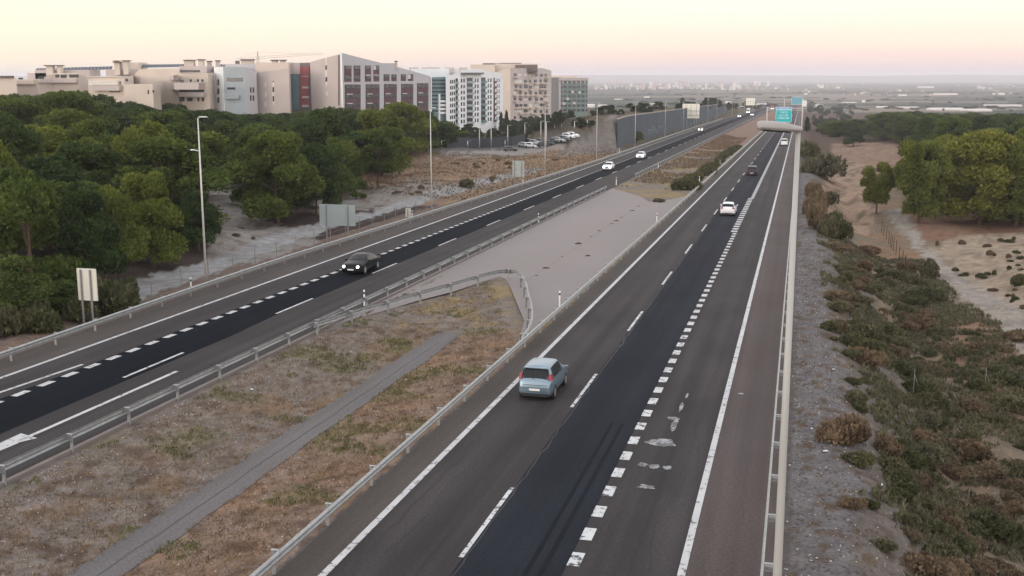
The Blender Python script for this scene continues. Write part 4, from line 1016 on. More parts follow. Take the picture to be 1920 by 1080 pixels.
def far_med(r):
    u = r.uniform(175, 420); v = r.uniform(-27, -17.5); return (u, v) if nz(u, v, .08, 3) > -.1 else None
o = tufts('meadow_grass', 5000, far_med, M_BUSHB, (.2, .45)); tag(o, 'dry yellow grass on the far part of the median', 'grass')
def right_g(r):
    u = 24+r.random()**1.2*110; v = r.uniform(2.2, 26); px, py = proj(G(u, v))
    if any(inpoly(px, py, ZONES[i][0]) for i in (-1, -2, -4, -5)): return None
    return (u, v) if nz(u, v, .2, 3)+nz(u, v, .7, 6)*.5 > (.3 if v < 4 else -.25) else None
o = tufts('scrub_undergrowth', 27000, right_g, M_BUSH, (.16, .44)); tag(o, 'dry grey green undergrowth on the right hand slope', 'undergrowth')
def left_g(r):
    u = r.uniform(150, 330); v = -r.uniform(45, 90); px, py = proj(G(u, v)); return (u, v) if inpoly(px, py, ZONES[0][0]) else None
o = tufts('slope_grass', 6000, left_g, M_BUSHB, (.2, .4)); tag(o, 'dry orange brown grass on the slope below the parking lot', 'grass')
def stones(name, n, fn, mt, s):
    rnd = random.Random(name); m = MB(); k = 0
    while k < n:
        u, v = fn(rnd); q = rnd.uniform(*s); c = G(u, v, q*.2); k += 1
        ps = [c+Vector((rnd.uniform(.5, 1)*q*x, rnd.uniform(.5, 1)*q*y, rnd.uniform(.5, .9)*q*z)) for x, y, z in ((1, 0, 0), (0, 1, 0), (-1, 0, 0), (0, -1, 0), (0, 0, 1), (0, 0, -1))]
        m.add(ps, [(0, 1, 4), (1, 2, 4), (2, 3, 4), (3, 0, 4), (1, 0, 5), (2, 1, 5), (3, 2, 5), (0, 3, 5)])
    return tag(m.build(name, mt), kind='stuff')
M_STONE = mat('pale stones', (.42, .39, .36), .9, var=.25, scale=.8); M_STONED = mat('grey stones', (.10, .085, .08), .9, var=.3, scale=.8)
tag(stones('gravel', 2600, lambda r: (22+r.random()**1.5*90, r.uniform(.2, 3.6)), M_STONED, (.03, .09)), 'grey gravel on the strip behind the right guardrail', 'gravel')
tag(stones('pale_gravel', 900, lambda r: (22+r.random()**1.5*100, .2+abs(r.gauss(0, 3.4))), M_STONE, (.02, .06)), 'pale stones scattered down the right bank', 'gravel')
tag(stones('median_stones', 1500, lambda r: (24+r.random()**1.3*42, r.choice((r.uniform(-27.4, -21.6), r.uniform(-19.5, -15.2), r.uniform(-27.6, -25.5)))), M_STONE, (.02, .05)), 'small pale stones scattered over the median', 'stones')
tag(stones('median_clods', 1600, lambda r: (24+r.random()**1.3*42, r.choice((r.uniform(-27.4, -21.6), r.uniform(-19.5, -15.2)))), M_STONED, (.02, .055)), 'dark clods of earth scattered over the median', 'stones')
# weeds in the joints of the concrete apron
for u, v, r_ in ((86, -20.0, .16), (90, -20.1, .32), (97, -20.2, .14), (106, -20.4, .42), (112, -20.3, .16), (117, -20.3, .22), (124, -20.1, .2), (127, -20.1, .3), (131, -20.1, .18), (139, -20.0, .3), (145, -20.0, .2), (98, -18.0, .32)):
    o = bush(u, v, r_, r_*.4, 'b', 'dry weed growing in the joint of the concrete apron', 'weeds on the concrete apron'); o.location.z = plane(u)-.03
px_bush(1190, 264, 52, 26, 'g', 'dark bush at the foot of the noise wall between two lamp posts')
for a in ((205, 588, 120, 95), (150, 602, 80, 70), (75, 618, 110, 80), (10, 628, 90, 80), (240, 560, 60, 60)): px_bush(*a, 'g', 'dense olive undergrowth bush at the foot of the wood by the small sign', 'bushes at the foot of the left wood')
bush(152, -18.4, 1.15, .7, 'o', 'low dark bush at the far edge of the concrete apron')
# litter
def litter(u, v, s, col, lb):
    m = MB(); r = random.Random(lb); n = 7
    ring_ = [Vector((cos(2*pi*k/n)*s*r.uniform(.5, 1), sin(2*pi*k/n)*s*r.uniform(.4, .8), r.uniform(0, s*.3))) for k in range(n)]
    m.add(ring_+[Vector((0, 0, s*.45)), Vector((0, 0, -.02))], [(k, (k+1) % n, n) for k in range(n)]+[((k+1) % n, k, n+1) for k in range(n)])
    tag(m.build('litter', mat('litter '+col, {'white': (.6, .62, .62), 'turquoise': (.25, .45, .42)}[col], .6), None, False, G(u, v, .05)), lb, 'litter')
for px, py, s, c, l in ((1743, 853, .2, 'turquoise', 'turquoise scrap of plastic among the scrub'), (1652, 912, .17, 'white', 'white scrap of paper at the foot of the gravel bank'), (1562, 694, .1, 'white', 'small white scrap high on the gravel bank'), (1548, 848, .15, 'white', 'white plastic shreds beside a brown bush on the gravel bank'), (472, 732, .13, 'white', 'white scrap lying on the grassy median near the left rail'), (1522, 805, .08, 'white', 'tiny white scrap on the gravel strip')):
    u, v = hit(px, py); litter(u, v, s, c, l)

# ------------------------------------------------------------------ fence of wire mesh beside the track
fr = empty('wire_fence', G(66, -45.6, 0)); tag(fr, 'thin wire mesh fence on posts between the left verge and the white track', 'fence'); fo = fr.location.copy()
fp = [(u, Lrail(u)-3.4-.7*sin(u*.05)) for u in range(62, 190, 4)]
for u, v in fp:
    m = MB(); m.tube([G(u, v, -.2)-fo, G(u, v, 1.7)-fo], .035, 6); m.build('post', M_GALVD, fr)
m = MB()
for z in (.15, .6, 1.1, 1.62): m.tube([G(u, v, z)-fo for u, v in fp], .008, 4)
m.build('wire', M_GALVD, fr)
# old fence posts down the right slope
for i, (px, py) in enumerate(((1637, 450), (1712, 742), (1846, 735))):
    u, v = hit(px, py); m = MB(); m.tube([(0, 0, -.2), (0, 0, 1.6)], .02, 6); m.tube([(0, 0, 1.3), (.5, 0, 0)], .014, 5)
    tag(m.build('fence_post', M_GALV, None, False, G(u, v)), ['leaning fence post near the small right hand pine', 'thin braced fence post beside the bright green bush', 'thin fence post on the reddish ground at the right'][i], 'fence post')
m = MB(); 
fr2 = empty('old_fence', G(135, 12.5)); tag(fr2, 'row of old rusty fence posts running up the right hand gully', 'fence'); f2 = fr2.location.copy()
for i in range(12):
    u, v = 122+i*3.4, 11.6+.1*sin(i); m = MB(); m.tube([G(u, v, -.2)-f2, G(u, v, 1.7)-f2], .05, 5); m.build('post', M_BARK, fr2)

# ------------------------------------------------------------------ noise wall
nw = empty('noise_wall', P(314, -50)); tag(nw, 'long dark blue grey noise wall with faint white graffiti beside the left carriageway', 'noise wall'); no = nw.location.copy()
m = MB(); us = [313+i*12 for i in range(42)]
wv = WV
wh = lambda u: interp(u, [(313, 7.6), (330, 8.2), (520, 8.8), (820, 9.0)])
for i in range(len(us)-1):
    a, b = us[i], us[i+1]-.12
    ps = [P(a, wv(a), -.5), P(b, wv(b), -.5), P(b, wv(b)-.3, -.5), P(a, wv(a)-.3, -.5), P(a, wv(a), wh(a)), P(b, wv(b), wh(b)), P(b, wv(b)-.3, wh(b)), P(a, wv(a)-.3, wh(a))]
    m.add([p-no for p in ps], [(0, 3, 2, 1), (4, 5, 6, 7), (0, 1, 5, 4), (1, 2, 6, 5), (2, 3, 7, 6), (3, 0, 4, 7)])
m.build('panels', mat('noise wall blue grey', (.062, .080, .098), .8, var=.10, scale=.15, scale2=1.2), nw)
m = MB()
for i in range(len(us)-1):
    a, b = us[i], us[i+1]; ps = [P(a, wv(a)+.08, wh(a)), P(b, wv(b)+.08, wh(b)), P(b, wv(b)-.5, wh(b)), P(a, wv(a)-.5, wh(a))]; up = Vector((0, 0, .25))
    m.add([p-no for p in ps]+[p-no+up for p in ps], [(4, 5, 6, 7), (0, 1, 5, 4), (2, 3, 7, 6), (3, 0, 4, 7)])
m.build('coping', mat('coping concrete', (.30, .28, .25), .9), nw)
m = MB()
def wq(u, z, u2, z2, w=.16):
    a, b = P(u, wv(u)+.03, z)-no, P(u2, wv(u2)+.03, z2)-no; m.tube([a, b], w, 4)
GR = {'P': [(0, 0, 0, 1), (0, 1, .7, .9), (.7, .9, .7, .55), (.7, .55, 0, .5)], 'u': [(0, .7, 0, .1), (0, .1, .6, 0), (.6, 0, .6, .7)], 't': [(.3, 0, .3, 1), (0, .7, .6, .7)], 'i': [(.2, 0, .2, .65), (.2, .8, .2, .9)], 'n': [(0, 0, 0, .6), (0, .6, .6, .6), (.6, .6, .6, 0)], 'c': [(.6, .6, 0, .5), (0, .5, 0, .1), (0, .1, .6, 0)]}
x = 345.
for chh in 'ci': 
    for a, b, c2_, d in GR[chh]: wq(x+a*5, 1.2+b*2, x+c2_*5, 1.2+d*2)
    x += 5
x = 366.
for chh in 'inPutt':
    for a, b, c2_, d in GR[chh]: wq(x+a*8, 1.2+b*2.6+(x-366)*.01, x+c2_*8, 1.2+d*2.6)
    x += 8.6
m.build('graffiti', mat('graffiti paint', (.20, .25, .27), .8), nw)

# ------------------------------------------------------------------ apartment blocks
C2 = lambda X, Y: (440+X/4.8, 80+Y/4.8)
C3 = lambda X, Y: (760+X/4.8, 90+Y/4.8)
C1 = lambda X, Y: (X/4, 80+Y/4)
B_PINK = mat('beige render', (.485, .43, .41), .9, var=.05, scale=.2); B_CREAM = mat('cream render', (.56, .49, .43), .9, var=.05, scale=.2); B_GREY = mat('pale grey render', (.47, .465, .49), .9, var=.04, scale=.2)
B_WHITE = mat('white render', (.74, .77, .79), .85, var=.04, scale=.2); B_TEAL = mat('teal panels', (.13, .22, .24), .5, var=.1, scale=.3); B_RED = mat('red render', (.26, .09, .095), .9, var=.1, scale=.3)
B_DK = mat('dark cladding', (.10, .055, .062), .8, var=.2, scale=.3); B_GRD = mat('grey cladding', (.16, .155, .165), .85, var=.06, scale=.2); B_GREEN = mat('grey green tiles', (.15, .21, .20), .7, var=.12, scale=.4)
B_BLUE = mat('blue grey render', (.33, .38, .41), .85, var=.05, scale=.2); B_WIN = mat('window glass', (.03, .04, .045), .2, var=.3, scale=.5, spec=.6); B_WINL = mat('pale blind', (.62, .60, .56), .7); B_ROOF = mat('flat roof', (.30, .28, .26), .9); B_CAP = mat('chimney cap', (.13, .11, .10), .9)
B_SOL = mat('solar panel', (.035, .045, .07), .3, spec=.6)
class Bld:
    """footprint from a chain of visible corners: (px, distance, py of the roof line)"""
    def __init__(s, chain, depth, mt, lb, name='apartment_building', zb=None, group=None, mats=None):
        s.root = empty(name, (0, 0, 0)); tag(s.root, lb, 'building', group); s.ch = [at(a[0], a[2], a[1]) for a in chain]
        c = s.ch[len(s.ch)//2]; s.o = Vector((c.x, c.y, H(*uv_of(c.x, c.y)))); s.root.location = s.o
        s.zb = s.o.z-2 if zb is None else zb
        back = []
        for p in reversed(s.ch):
            d = Vector((p.x, p.y, 0)).normalized()*depth; back.append(p+d)
        ring_ = s.ch+back; n = len(ring_); k = len(s.ch)
        for i in range(k-1):
            w = MB(); a, b = ring_[i], ring_[i+1]; w.quad(Vector((a.x, a.y, s.zb))-s.o, Vector((b.x, b.y, s.zb))-s.o, b-s.o, a-s.o)
            w.build('wall', (mats or [mt]*9)[i], s.root)
        w = MB()
        for i in range(k-1, n):
            a, b = ring_[i], ring_[(i+1) % n]; w.quad(Vector((a.x, a.y, s.zb))-s.o, Vector((b.x, b.y, s.zb))-s.o, b-s.o, a-s.o)
        w.build('wall', mt, s.root)
        r = MB()
        for i in range(k-1): r.quad(s.ch[i]-s.o, s.ch[i+1]-s.o, ring_[n-2-i]-s.o, ring_[n-1-i]-s.o)
        r.build('roof', B_ROOF, s.root)
    def fac(s, i):
        a, b = s.ch[i], s.ch[i+1]; d = (b-a); d.z = 0; L_ = d.length; d.normalize(); n = Vector((d.y, -d.x, 0))
        if n.y > 0: n = -n
        return a, d, n, L_
    def pt(s, i, px, py, out):
        a, d, n, L_ = s.fac(i); r = ray(px, py); o = Vector((0, 0, H0)); t = (a+n*out-o).dot(n)/r.dot(n); return o+r*t
    def win(s, i, x0, y0, x1, y1, mt=B_WIN, name='window', d=.08, base=.0):
        ps = [s.pt(i, x, y, base) for x, y in ((x0, y1), (x1, y1), (x1, y0), (x0, y0))]; n = s.fac(i)[2]
        q = [p-s.o+n*d for p in ps]+[p-s.o-n*.05 for p in ps]
        m = MB(); m.add(q, [(0, 1, 2, 3), (0, 4, 5, 1), (1, 5, 6, 2), (2, 6, 7, 3), (3, 7, 4, 0)]); return m.build(name, mt, s.root)
    def top(s, x, y0, y1, w, Y, mt, name, dep=6):
        """block standing on the roof"""
        a = at(x-w/2, y1, Y)-s.o; b = at(x+w/2, y0, Y)-s.o; m = MB(); m.box(a.x, a.y, a.z-1.5, b.x, a.y+dep, b.z); return m.build(name, mt, s.root)
    def chimney(s, x, y0, y1, w, Y, capw=1.5):
        c = s.top(x, y0, y1, w, Y, B_CREAM, 'chimney', 2); a = at(x-w*capw/2, y0+1.6, Y)-s.o; b = at(x+w*capw/2, y0, Y)-s.o
        m = MB(); m.box(a.x, a.y-.6, a.z, b.x, a.y+2.6, b.z); cc = m.build('cap', B_CAP, c)
    def solar(s, x0, x1, y0, y1, Y, n):
        for i in range(n):
            f = i/n; x = lerp(x0, x1, f); w = (x1-x0)/n*.82; yy = lerp(y0[0], y0[1], f); y2 = lerp(y1[0], y1[1], f)
            a = at(x, y2, Y)-s.o; b = at(x+w, yy, Y)-s.o; m = MB(); m.add([a, (b.x, a.y, a.z), (b.x, a.y+1.2, b.z), (a.x, a.y+1.2, b.z)], [(0, 1, 2, 3)]); m.add([a+Vector((0, .05, -.05)), (b.x, a.y+.05, a.z-.05), (b.x, a.y+1.25, b.z-.05), (a.x, a.y+1.25, b.z-.05)], [(3, 2, 1, 0)]); m.build('solar_panel', B_SOL, s.root)
def W(b, i, T, lst, mt=B_WIN, **k):
    for x0, y0, x1, y1 in lst:
        p, q = T(x0, y0), T(x1, y1); b.win(i, p[0], p[1], q[0], q[1], mt, **k)
# far left low house
b = Bld([(-30, 330, 146), (30, 325, 145)], 12, B_CREAM, 'low pale house with a dark roof line at the far left of the skyline'); b.win(0, -20, 142, 26, 146, B_CAP, 'eave', .6)
# terraced beige housing
b = Bld([(24, 345, 150), (70, 340, 148), (98, 345, 140), (146, 345, 140), (172, 350, 146)], 20, B_CREAM, 'low beige terraced flats at the left with solar panels on the roof')
W(b, 2, C1, [(415, 236, 445, 262), (455, 240, 500, 264), (520, 238, 590, 262)]); b.win(2, 98, 147, 146, 155, B_PINK, 'balcony', 1.2); b.win(2, 99, 137.5, 146, 139.5, B_WINL, 'parapet', .5); b.win(0, 26, 149, 68, 158, B_CREAM, 'balcony', 1.0); b.win(1, 72, 148, 96, 155, B_PINK, 'balcony', .8); W(b, 1, C1, [(290, 250, 330, 300)]); W(b, 0, C1, [(140, 262, 172, 276)])
for x0, x1, y, yy in ((52, 104, 137, 150), (66, 168, 131, 142)): b.top((x0+x1)/2, y, yy, x1-x0, 352, B_PINK, 'upper_storey', 9)
b.top(92, 127, 134, 12, 350, B_CREAM, 'chimney', 3); b.chimney(92, 122, 132, 12, 349); b.chimney(110, 122, 132, 7, 349); b.solar(66, 210, (128, 124), (133, 130), 356, 22)
b = Bld([(164, 320, 144), (232, 315, 142.5), (250, 322, 142)], 22, B_CREAM, 'stepped cream block with an awning terrace, in the middle of the beige flats')
W(b, 0, C1, [(690, 285, 900, 318)], B_WINL, name='awning', d=1.2); W(b, 0, C1, [(700, 308, 890, 320), (820, 360, 900, 372)]); b.win(0, 178, 160, 229, 170, B_PINK, 'balcony', 1.2); b.win(0, 165, 142.7, 231, 144.2, B_WINL, 'parapet', .4); b.win(0, 173, 152.5, 226, 159.5, B_WIN, 'recess_shade', .1); W(b, 1, C1, [(940, 270, 960, 290), (940, 310, 960, 330)])  # raised dark strip paints in the terrace's shade; no opening is cut
b.top(230, 130, 146, 62, 330, B_PINK, 'upper_storey', 10); b.top(242, 117, 133, 36, 334, B_CREAM, 'stair_tower', 8); b.chimney(219, 116, 131, 9, 328); b.chimney(235, 113, 130, 8, 328); b.chimney(217, 113.5, 120, 6, 332)
b = Bld([(232, 312, 158), (286, 305, 157.5), (300, 309, 150)], 16, B_CREAM, 'low cream wing with narrow windows below the stepped flats')
W(b, 0, C1, [(1108, 355, 1118, 385), (1145, 355, 1155, 375)])
b = Bld([(250, 330, 140), (262, 326, 130), (335, 324, 128), (338, 318, 137.5), (390, 314, 137), (402, 322, 136)], 22, B_CREAM, 'long cream flats with strip balconies left of the blue grey block')
W(b, 2, C1, [(1100, 220, 1300, 238), (1105, 285, 1310, 305), (1325, 280, 1375, 300)]); b.win(2, 270, 141, 334, 150, B_PINK, 'balcony', 1.2, 1.2); b.win(2, 286, 155, 384, 168, B_PINK, 'balcony', 1.2, 1.)
W(b, 3, C1, [(1425, 275, 1438, 302), (1478, 275, 1492, 300), (1512, 275, 1526, 296), (1345, 350, 1440, 372), (1478, 348, 1494, 370), (1512, 348, 1526, 368), (1345, 405, 1385, 440), (1405, 413, 1445, 440), (1482, 412, 1495, 440), (1515, 412, 1530, 440)])
W(b, 2, C1, [(1180, 352, 1195, 376), (1232, 350, 1310, 376), (1240, 415, 1300, 436)])
b.win(3, 340, 173, 383, 181, B_PINK, 'balcony', .9, .8)
W(b, 2, C1, [(905, 225, 985, 243), (1010, 222, 1040, 243), (1110, 352, 1122, 376), (1185, 405, 1230, 418)]); W(b, 3, C1, [(1345, 385, 1360, 392), (1460, 290, 1470, 302)])
b.win(2, 270, 139.6, 330, 141.2, B_CAP, 'shadow_strip', .1); b.win(2, 286, 153.6, 334, 155, B_WINL, 'parapet', .5); b.win(3, 336, 153.6, 384, 155.2, B_WINL, 'parapet', .5); b.win(3, 336, 168, 383, 173, B_WIN, 'recess_shade', .1); b.win(2, 262, 128.5, 334, 130, B_WINL, 'parapet', .4)  # dark strips paint in balcony shade; no opening is cut
b.top(362, 124, 139, 50, 326, B_PINK, 'upper_storey', 8); W(b, 3, C1, [(1350, 205, 1500, 222)], base=.5)
b.chimney(354, 112, 130, 17, 330, 1.15); b.chimney(376, 111, 126, 8, 330); b.chimney(391, 114, 122, 5, 334, 1.4); b.chimney(407, 113, 122, 5, 334, 1.4); b.chimney(463, 111, 124, 22, 345, 1.1); b.chimney(436, 121, 128, 5, 340, 1.5); b.solar(252, 345, (121, 120), (127, 125), 336, 20)
# blue grey block
b = Bld([(402, 322, 126), (418, 316, 125), (459, 314, 126), (480, 318, 135), (486, 330, 134)], 22, B_BLUE, 'blue grey block with recessed balconies left of the tall beige wall', mats=[B_WHITE, B_BLUE, B_GREY, B_GREY])
W(b, 0, C1, [(1632, 275, 1645, 318), (1632, 345, 1645, 385), (1632, 410, 1645, 450)]); W(b, 1, C1, [(1700, 262, 1822, 290), (1705, 335, 1765, 350), (1705, 400, 1790, 410)]); W(b, 1, C1, [(1700, 395, 1800, 422)], B_BLUE, name='awning', d=.8)
W(b, 2, C1, [(1875, 335, 1885, 375), (1895, 335, 1905, 375), (1875, 395, 1885, 435), (1895, 395, 1905, 435)])
b.top(452, 120, 130, 60, 330, B_GREY, 'upper_storey', 8); b.solar(404, 440, (120, 122), (125, 126), 336, 8); b.chimney(514, 112, 122, 9, 345); b.chimney(529, 112, 122, 8, 345)
# beige slab with slit windows
b = Bld([(476, 322, 137), (541, 314, 128), (544, 316, 128)], 14, B_PINK, 'tall plain beige slab with two rows of slit windows')
W(b, 0, C2, [(272, 360, 286, 400), (272, 445, 286, 490), (272, 530, 286, 575), (340, 350, 355, 398), (342, 445, 356, 480), (344, 530, 358, 570)], B_WINL); W(b, 0, C2, [(342, 345, 352, 358), (343, 400, 354, 445), (345, 480, 355, 528)])
b.top(510, 117, 129, 62, 326, B_CREAM, 'upper_storey', 8)
b = Bld([(541, 330, 118), (583, 328, 117.5)], 12, B_GRD, 'recessed dark glazed front with red bays between the two beige walls', mats=[B_GRD])
b.win(0, 546, 140, 562, 205, B_TEAL, 'glazing', .2); b.win(0, 563, 124, 580, 200, B_RED, 'red_bay', .3)
W(b, 0, C2, [(615, 300, 672, 306), (615, 395, 672, 412), (615, 480, 672, 500), (615, 560, 672, 580)], B_PINK, name='ledge', d=.6); b.win(0, 546, 118.5, 563, 139, B_PINK, 'parapet', .3)
# gabled beige wall and its grey front with big openings
b = Bld([(581.5, 326, 116.5), (612, 319, 108), (637.5, 312, 101.5)], 14, B_PINK, 'beige wall rising to a slanted top with one column of slit windows')
W(b, 0, C2, [(818, 135, 830, 205), (818, 245, 832, 310), (820, 350, 834, 395), (824, 440, 838, 480)], B_WINL); W(b, 0, C2, [(818, 205, 830, 245), (820, 310, 833, 350)])
b.win(1, 634.5, 103, 637, 198, B_CAP, 'dark_joint', .1)
b = Bld([(637.5, 312, 99.5), (641, 311, 99), (671, 323, 107), (717, 342, 118.5), (743, 353, 118.5), (743.5, 353.2, 125), (806, 382, 142.5)], 14, B_GREY, 'pale grey gabled apartment front with large dark window bays', mats=[B_WHITE]+[B_GREY]*8)
def wf(x, T=C2):
    px = T(x, 0)[0]; return 1 if px < 671 else 2 if px < 717 else 3 if px < 743 else 5
def WB(lst, mt=B_WIN, **k):
    for q in lst: W(b, wf((q[0]+q[2])/2), C2, [q], mt, **k)
WB([(985, 205, 1050, 352), (1070, 205, 1130, 352), (1172, 205, 1226, 350), (1248, 205, 1300, 348), (1340, 284, 1392, 346), (1410, 284, 1456, 346), (1495, 284, 1540, 344), (1560, 284, 1606, 344)], B_DK, name='window_bay')
WB([(992, 208, 1046, 238), (1074, 208, 1128, 238), (1176, 208, 1224, 236), (1270, 208, 1298, 244), (992, 300, 1046, 325), (1074, 300, 1128, 325), (1184, 296, 1224, 322), (1262, 292, 1296, 318), (1346, 288, 1388, 312), (1414, 288, 1452, 312), (1500, 288, 1536, 310), (1584, 288, 1604, 326)], base=.1)
WB([(1250, 208, 1268, 244), (1182, 288, 1222, 296), (1250, 288, 1292, 294), (1562, 288, 1580, 326)], B_WINL, base=.12, name='blind')
WB([(990, 376, 1132, 660), (1178, 374, 1302, 650), (1343, 372, 1458, 645), (1497, 370, 1606, 640), (1640, 364, 1742, 635)], B_DK, name='window_bay')
for (x0, x1, yy) in ((998, 1124, 380), (1184, 1296, 378), (1349, 1452, 376), (1502, 1600, 374), (1645, 1737, 368)):
    for r in range(3):
        y = yy+r*84; w = (x1-x0)
        WB([(x0, y, x0+w*.36, y+32), (x0+w*.44, y, x0+w*.72, y+32), (x0+w*.78, y, x1, y+30)], base=.1)
        if r: WB([(x0+w*.1, y-4, x0+w*.5, y+3)], B_WINL, base=.14, name='blind')
b.chimney(742, 114, 120, 3, 352, 1.6)
# teal glazed corner and white block
b = Bld([(806, 395, 145), (836, 400, 144)], 16, B_TEAL, 'teal glazed balcony front joining the grey gable and the white block')
for r in range(9):
    y = 149+r*7.2; b.win(0, 807, y, 834.5, y+2.9, B_WIN, 'window', .1)
    if r > 4: b.win(0, 820, y+2.9, 835, y+7, B_WHITE, 'balcony', .8)
b.win(0, 806, 144.5, 808, 225, B_WHITE, 'mullion', .5); b.win(0, 821, 176, 824, 240, B_WHITE, 'mullion', .5)
b = Bld([(770, 420, 129), (842, 440, 128.5), (905, 470, 130)], 26, B_WHITE, 'long white upper volume with small roof units behind the white block')
for i, x in enumerate((775, 798, 815, 842, 868)): b.top(x, 126.3, 129, 16, 440, B_PINK, 'roof_unit', 4)
b = Bld([(835.5, 398, 141.5), (862, 404, 138), (862.5, 404.2, 131.5), (908, 425, 130.5), (908.6, 425.2, 132), (943, 452, 138)], 22, B_WHITE, 'white apartment block with tall narrow windows and grey balcony strips')
def f6(px): return 0 if px < 862 else 2 if px < 908 else 4
for r in range(8):
    for (x0, x1) in ((402, 412), (418, 428), (436, 446), (499, 511), (522, 534), (624, 634), (646, 658), (741, 751), (763, 775), (822, 828), (840, 846)):
        px0, px1 = C3(x0, 0)[0], C3(x1, 0)[0]; i = f6(px0); y = interp(px0, [(836, 151), (863, 148), (905, 147), (943, 147)])+r*interp(px0, [(836, 11.2), (943, 10.2)])
        b.win(i, px0, y, px1, y+6.8, B_WIN)
    if r < 8:
        for (x0, x1, mt_) in ((452, 472, B_BLUE), (553, 606, B_BLUE), (682, 720, B_TEAL), (793, 806, B_DK)):
            px0, px1 = C3(x0, 0)[0], C3(x1, 0)[0]; i = f6(px0); y = interp(px0, [(836, 149), (863, 146), (905, 145), (943, 146)])+r*interp(px0, [(836, 11.2), (943, 10.2)])
            b.win(i, px0, y, px1, y+6.4, B_WIN, 'window', .06); b.win(i, px0, y+6.4, px1, y+10.6, mt_, 'balcony', .7)
b.win(2, 864, 136, 902, 139, B_GRD, 'canopy', 1.2)
# beige block with irregular windows
b = Bld([(915, 560, 143), (943, 556, 130), (957, 552, 128), (1016, 600, 127.5), (1034, 618, 132.5)], 30, B_PINK, 'tall beige block with scattered windows and box balconies', mats=[B_CREAM, B_CREAM, B_PINK, B_PINK])
b2 = random.Random(4)
for r in range(8):
    for c_i in range(7):
        x = 964+c_i*9.4+b2.uniform(-1.6, 1.6); y = 138+r*11.3+b2.uniform(-.8, .8)
        if x > 1029: continue
        i = 2 if x < 1016 else 3; b.win(i, x, y, x+b2.choice((4.2, 5.5, 7)), y+5.4, B_WIN if b2.random() < .75 else B_WINL, 'window', .1)
        if b2.random() < .6: b.win(i, x-1, y+5.6, x+6.5, y+8.6, B_CREAM, 'balcony', 1.3)
b.top(905, 121, 131, 46, 575, B_CREAM, 'penthouse', 18); b.top(968, 119.5, 131, 80, 580, B_CREAM, 'penthouse', 18); b.top(940, 118.5, 124, 70, 582, B_CAP, 'roof_slab', 14); b.top(987, 121.5, 129, 42, 576, B_CAP, 'roof_slab', 8); b.top(958, 117.8, 121, 40, 590, B_GRD, 'roof_unit', 10)
# grey green block
b = Bld([(1033, 700, 145.5), (1047, 690, 145), (1102, 740, 149)], 30, B_GREEN, 'grey green tiled block with a plain dark grey side, last of the row', mats=[B_GRD, B_GREEN])
b.win(1, 1047.2, 145.8, 1102, 151, B_PINK, 'parapet', .4)
for r in range(7):
    y0 = 152+r*8.7
    b.win(1, 1051, y0, 1101, y0+4.6, B_WIN, 'window_strip', .1)
    for c_i in range(6): b.win(1, 1054+c_i*8.3, y0, 1056+c_i*8.3, y0+4.6, B_GREEN if r else B_PINK, 'pier', .2)
    b.win(1, 1047.4, y0, 1050.5, y0+8.7, B_PINK, 'corner', .3)
for x, y in ((1070, 170), (1083, 171), (1061, 183), (1054, 192), (1073, 191)): b.win(1, x, y, x+3.5, y+4.5, B_WINL, 'blind', .9)
b.top(1058, 142, 147, 46, 720, B_CREAM, 'penthouse', 14)
# crane
cr_ = at(484, 120, 760); root = empty('tower_crane', (cr_.x, cr_.y, H(*uv_of(cr_.x, cr_.y)))); tag(root, 'thin tower crane rising behind the beige flats', 'crane')
top = at(484, 97, 760).z-root.location.z; jz = at(484, 110, 760).z-root.location.z
m = MB(); 
for dx, dy in ((-.6, -.6), (.6, -.6), (.6, .6), (-.6, .6)): m.tube([(dx, dy, 0), (dx, dy, top-3)], .07, 4)
z = 0.
while z < top-4: m.tube([(-.6, -.6, z), (.6, -.6, z+2)], .07, 4); m.tube([(.6, -.6, z+2), (-.6, -.6, z+4)], .07, 4); z += 4
m.tube([(0, 0, top-3), (0, 0, top)], .25, 5); m.build('mast', B_CAP, root)
m = MB(); m.tube([(-15, 0, jz-1.5), (0, 0, jz), (44, 0, jz+3)], .07, 4); m.tube([(-15, 0, jz-.4), (0, 0, jz+1.2), (44, 0, jz+4)], .06, 4); m.build('jib', B_CAP, root)
m = MB(); m.tube([(-14, 0, jz), (0, 0, top), (30, 0, jz+3.2)], .04, 4); m.build('stay', B_CAP, root)
m = MB(); m.box(-15, -1, jz-3.6, -12.5, 1, jz-1.4); m.build('counterweight', B_CAP, root)

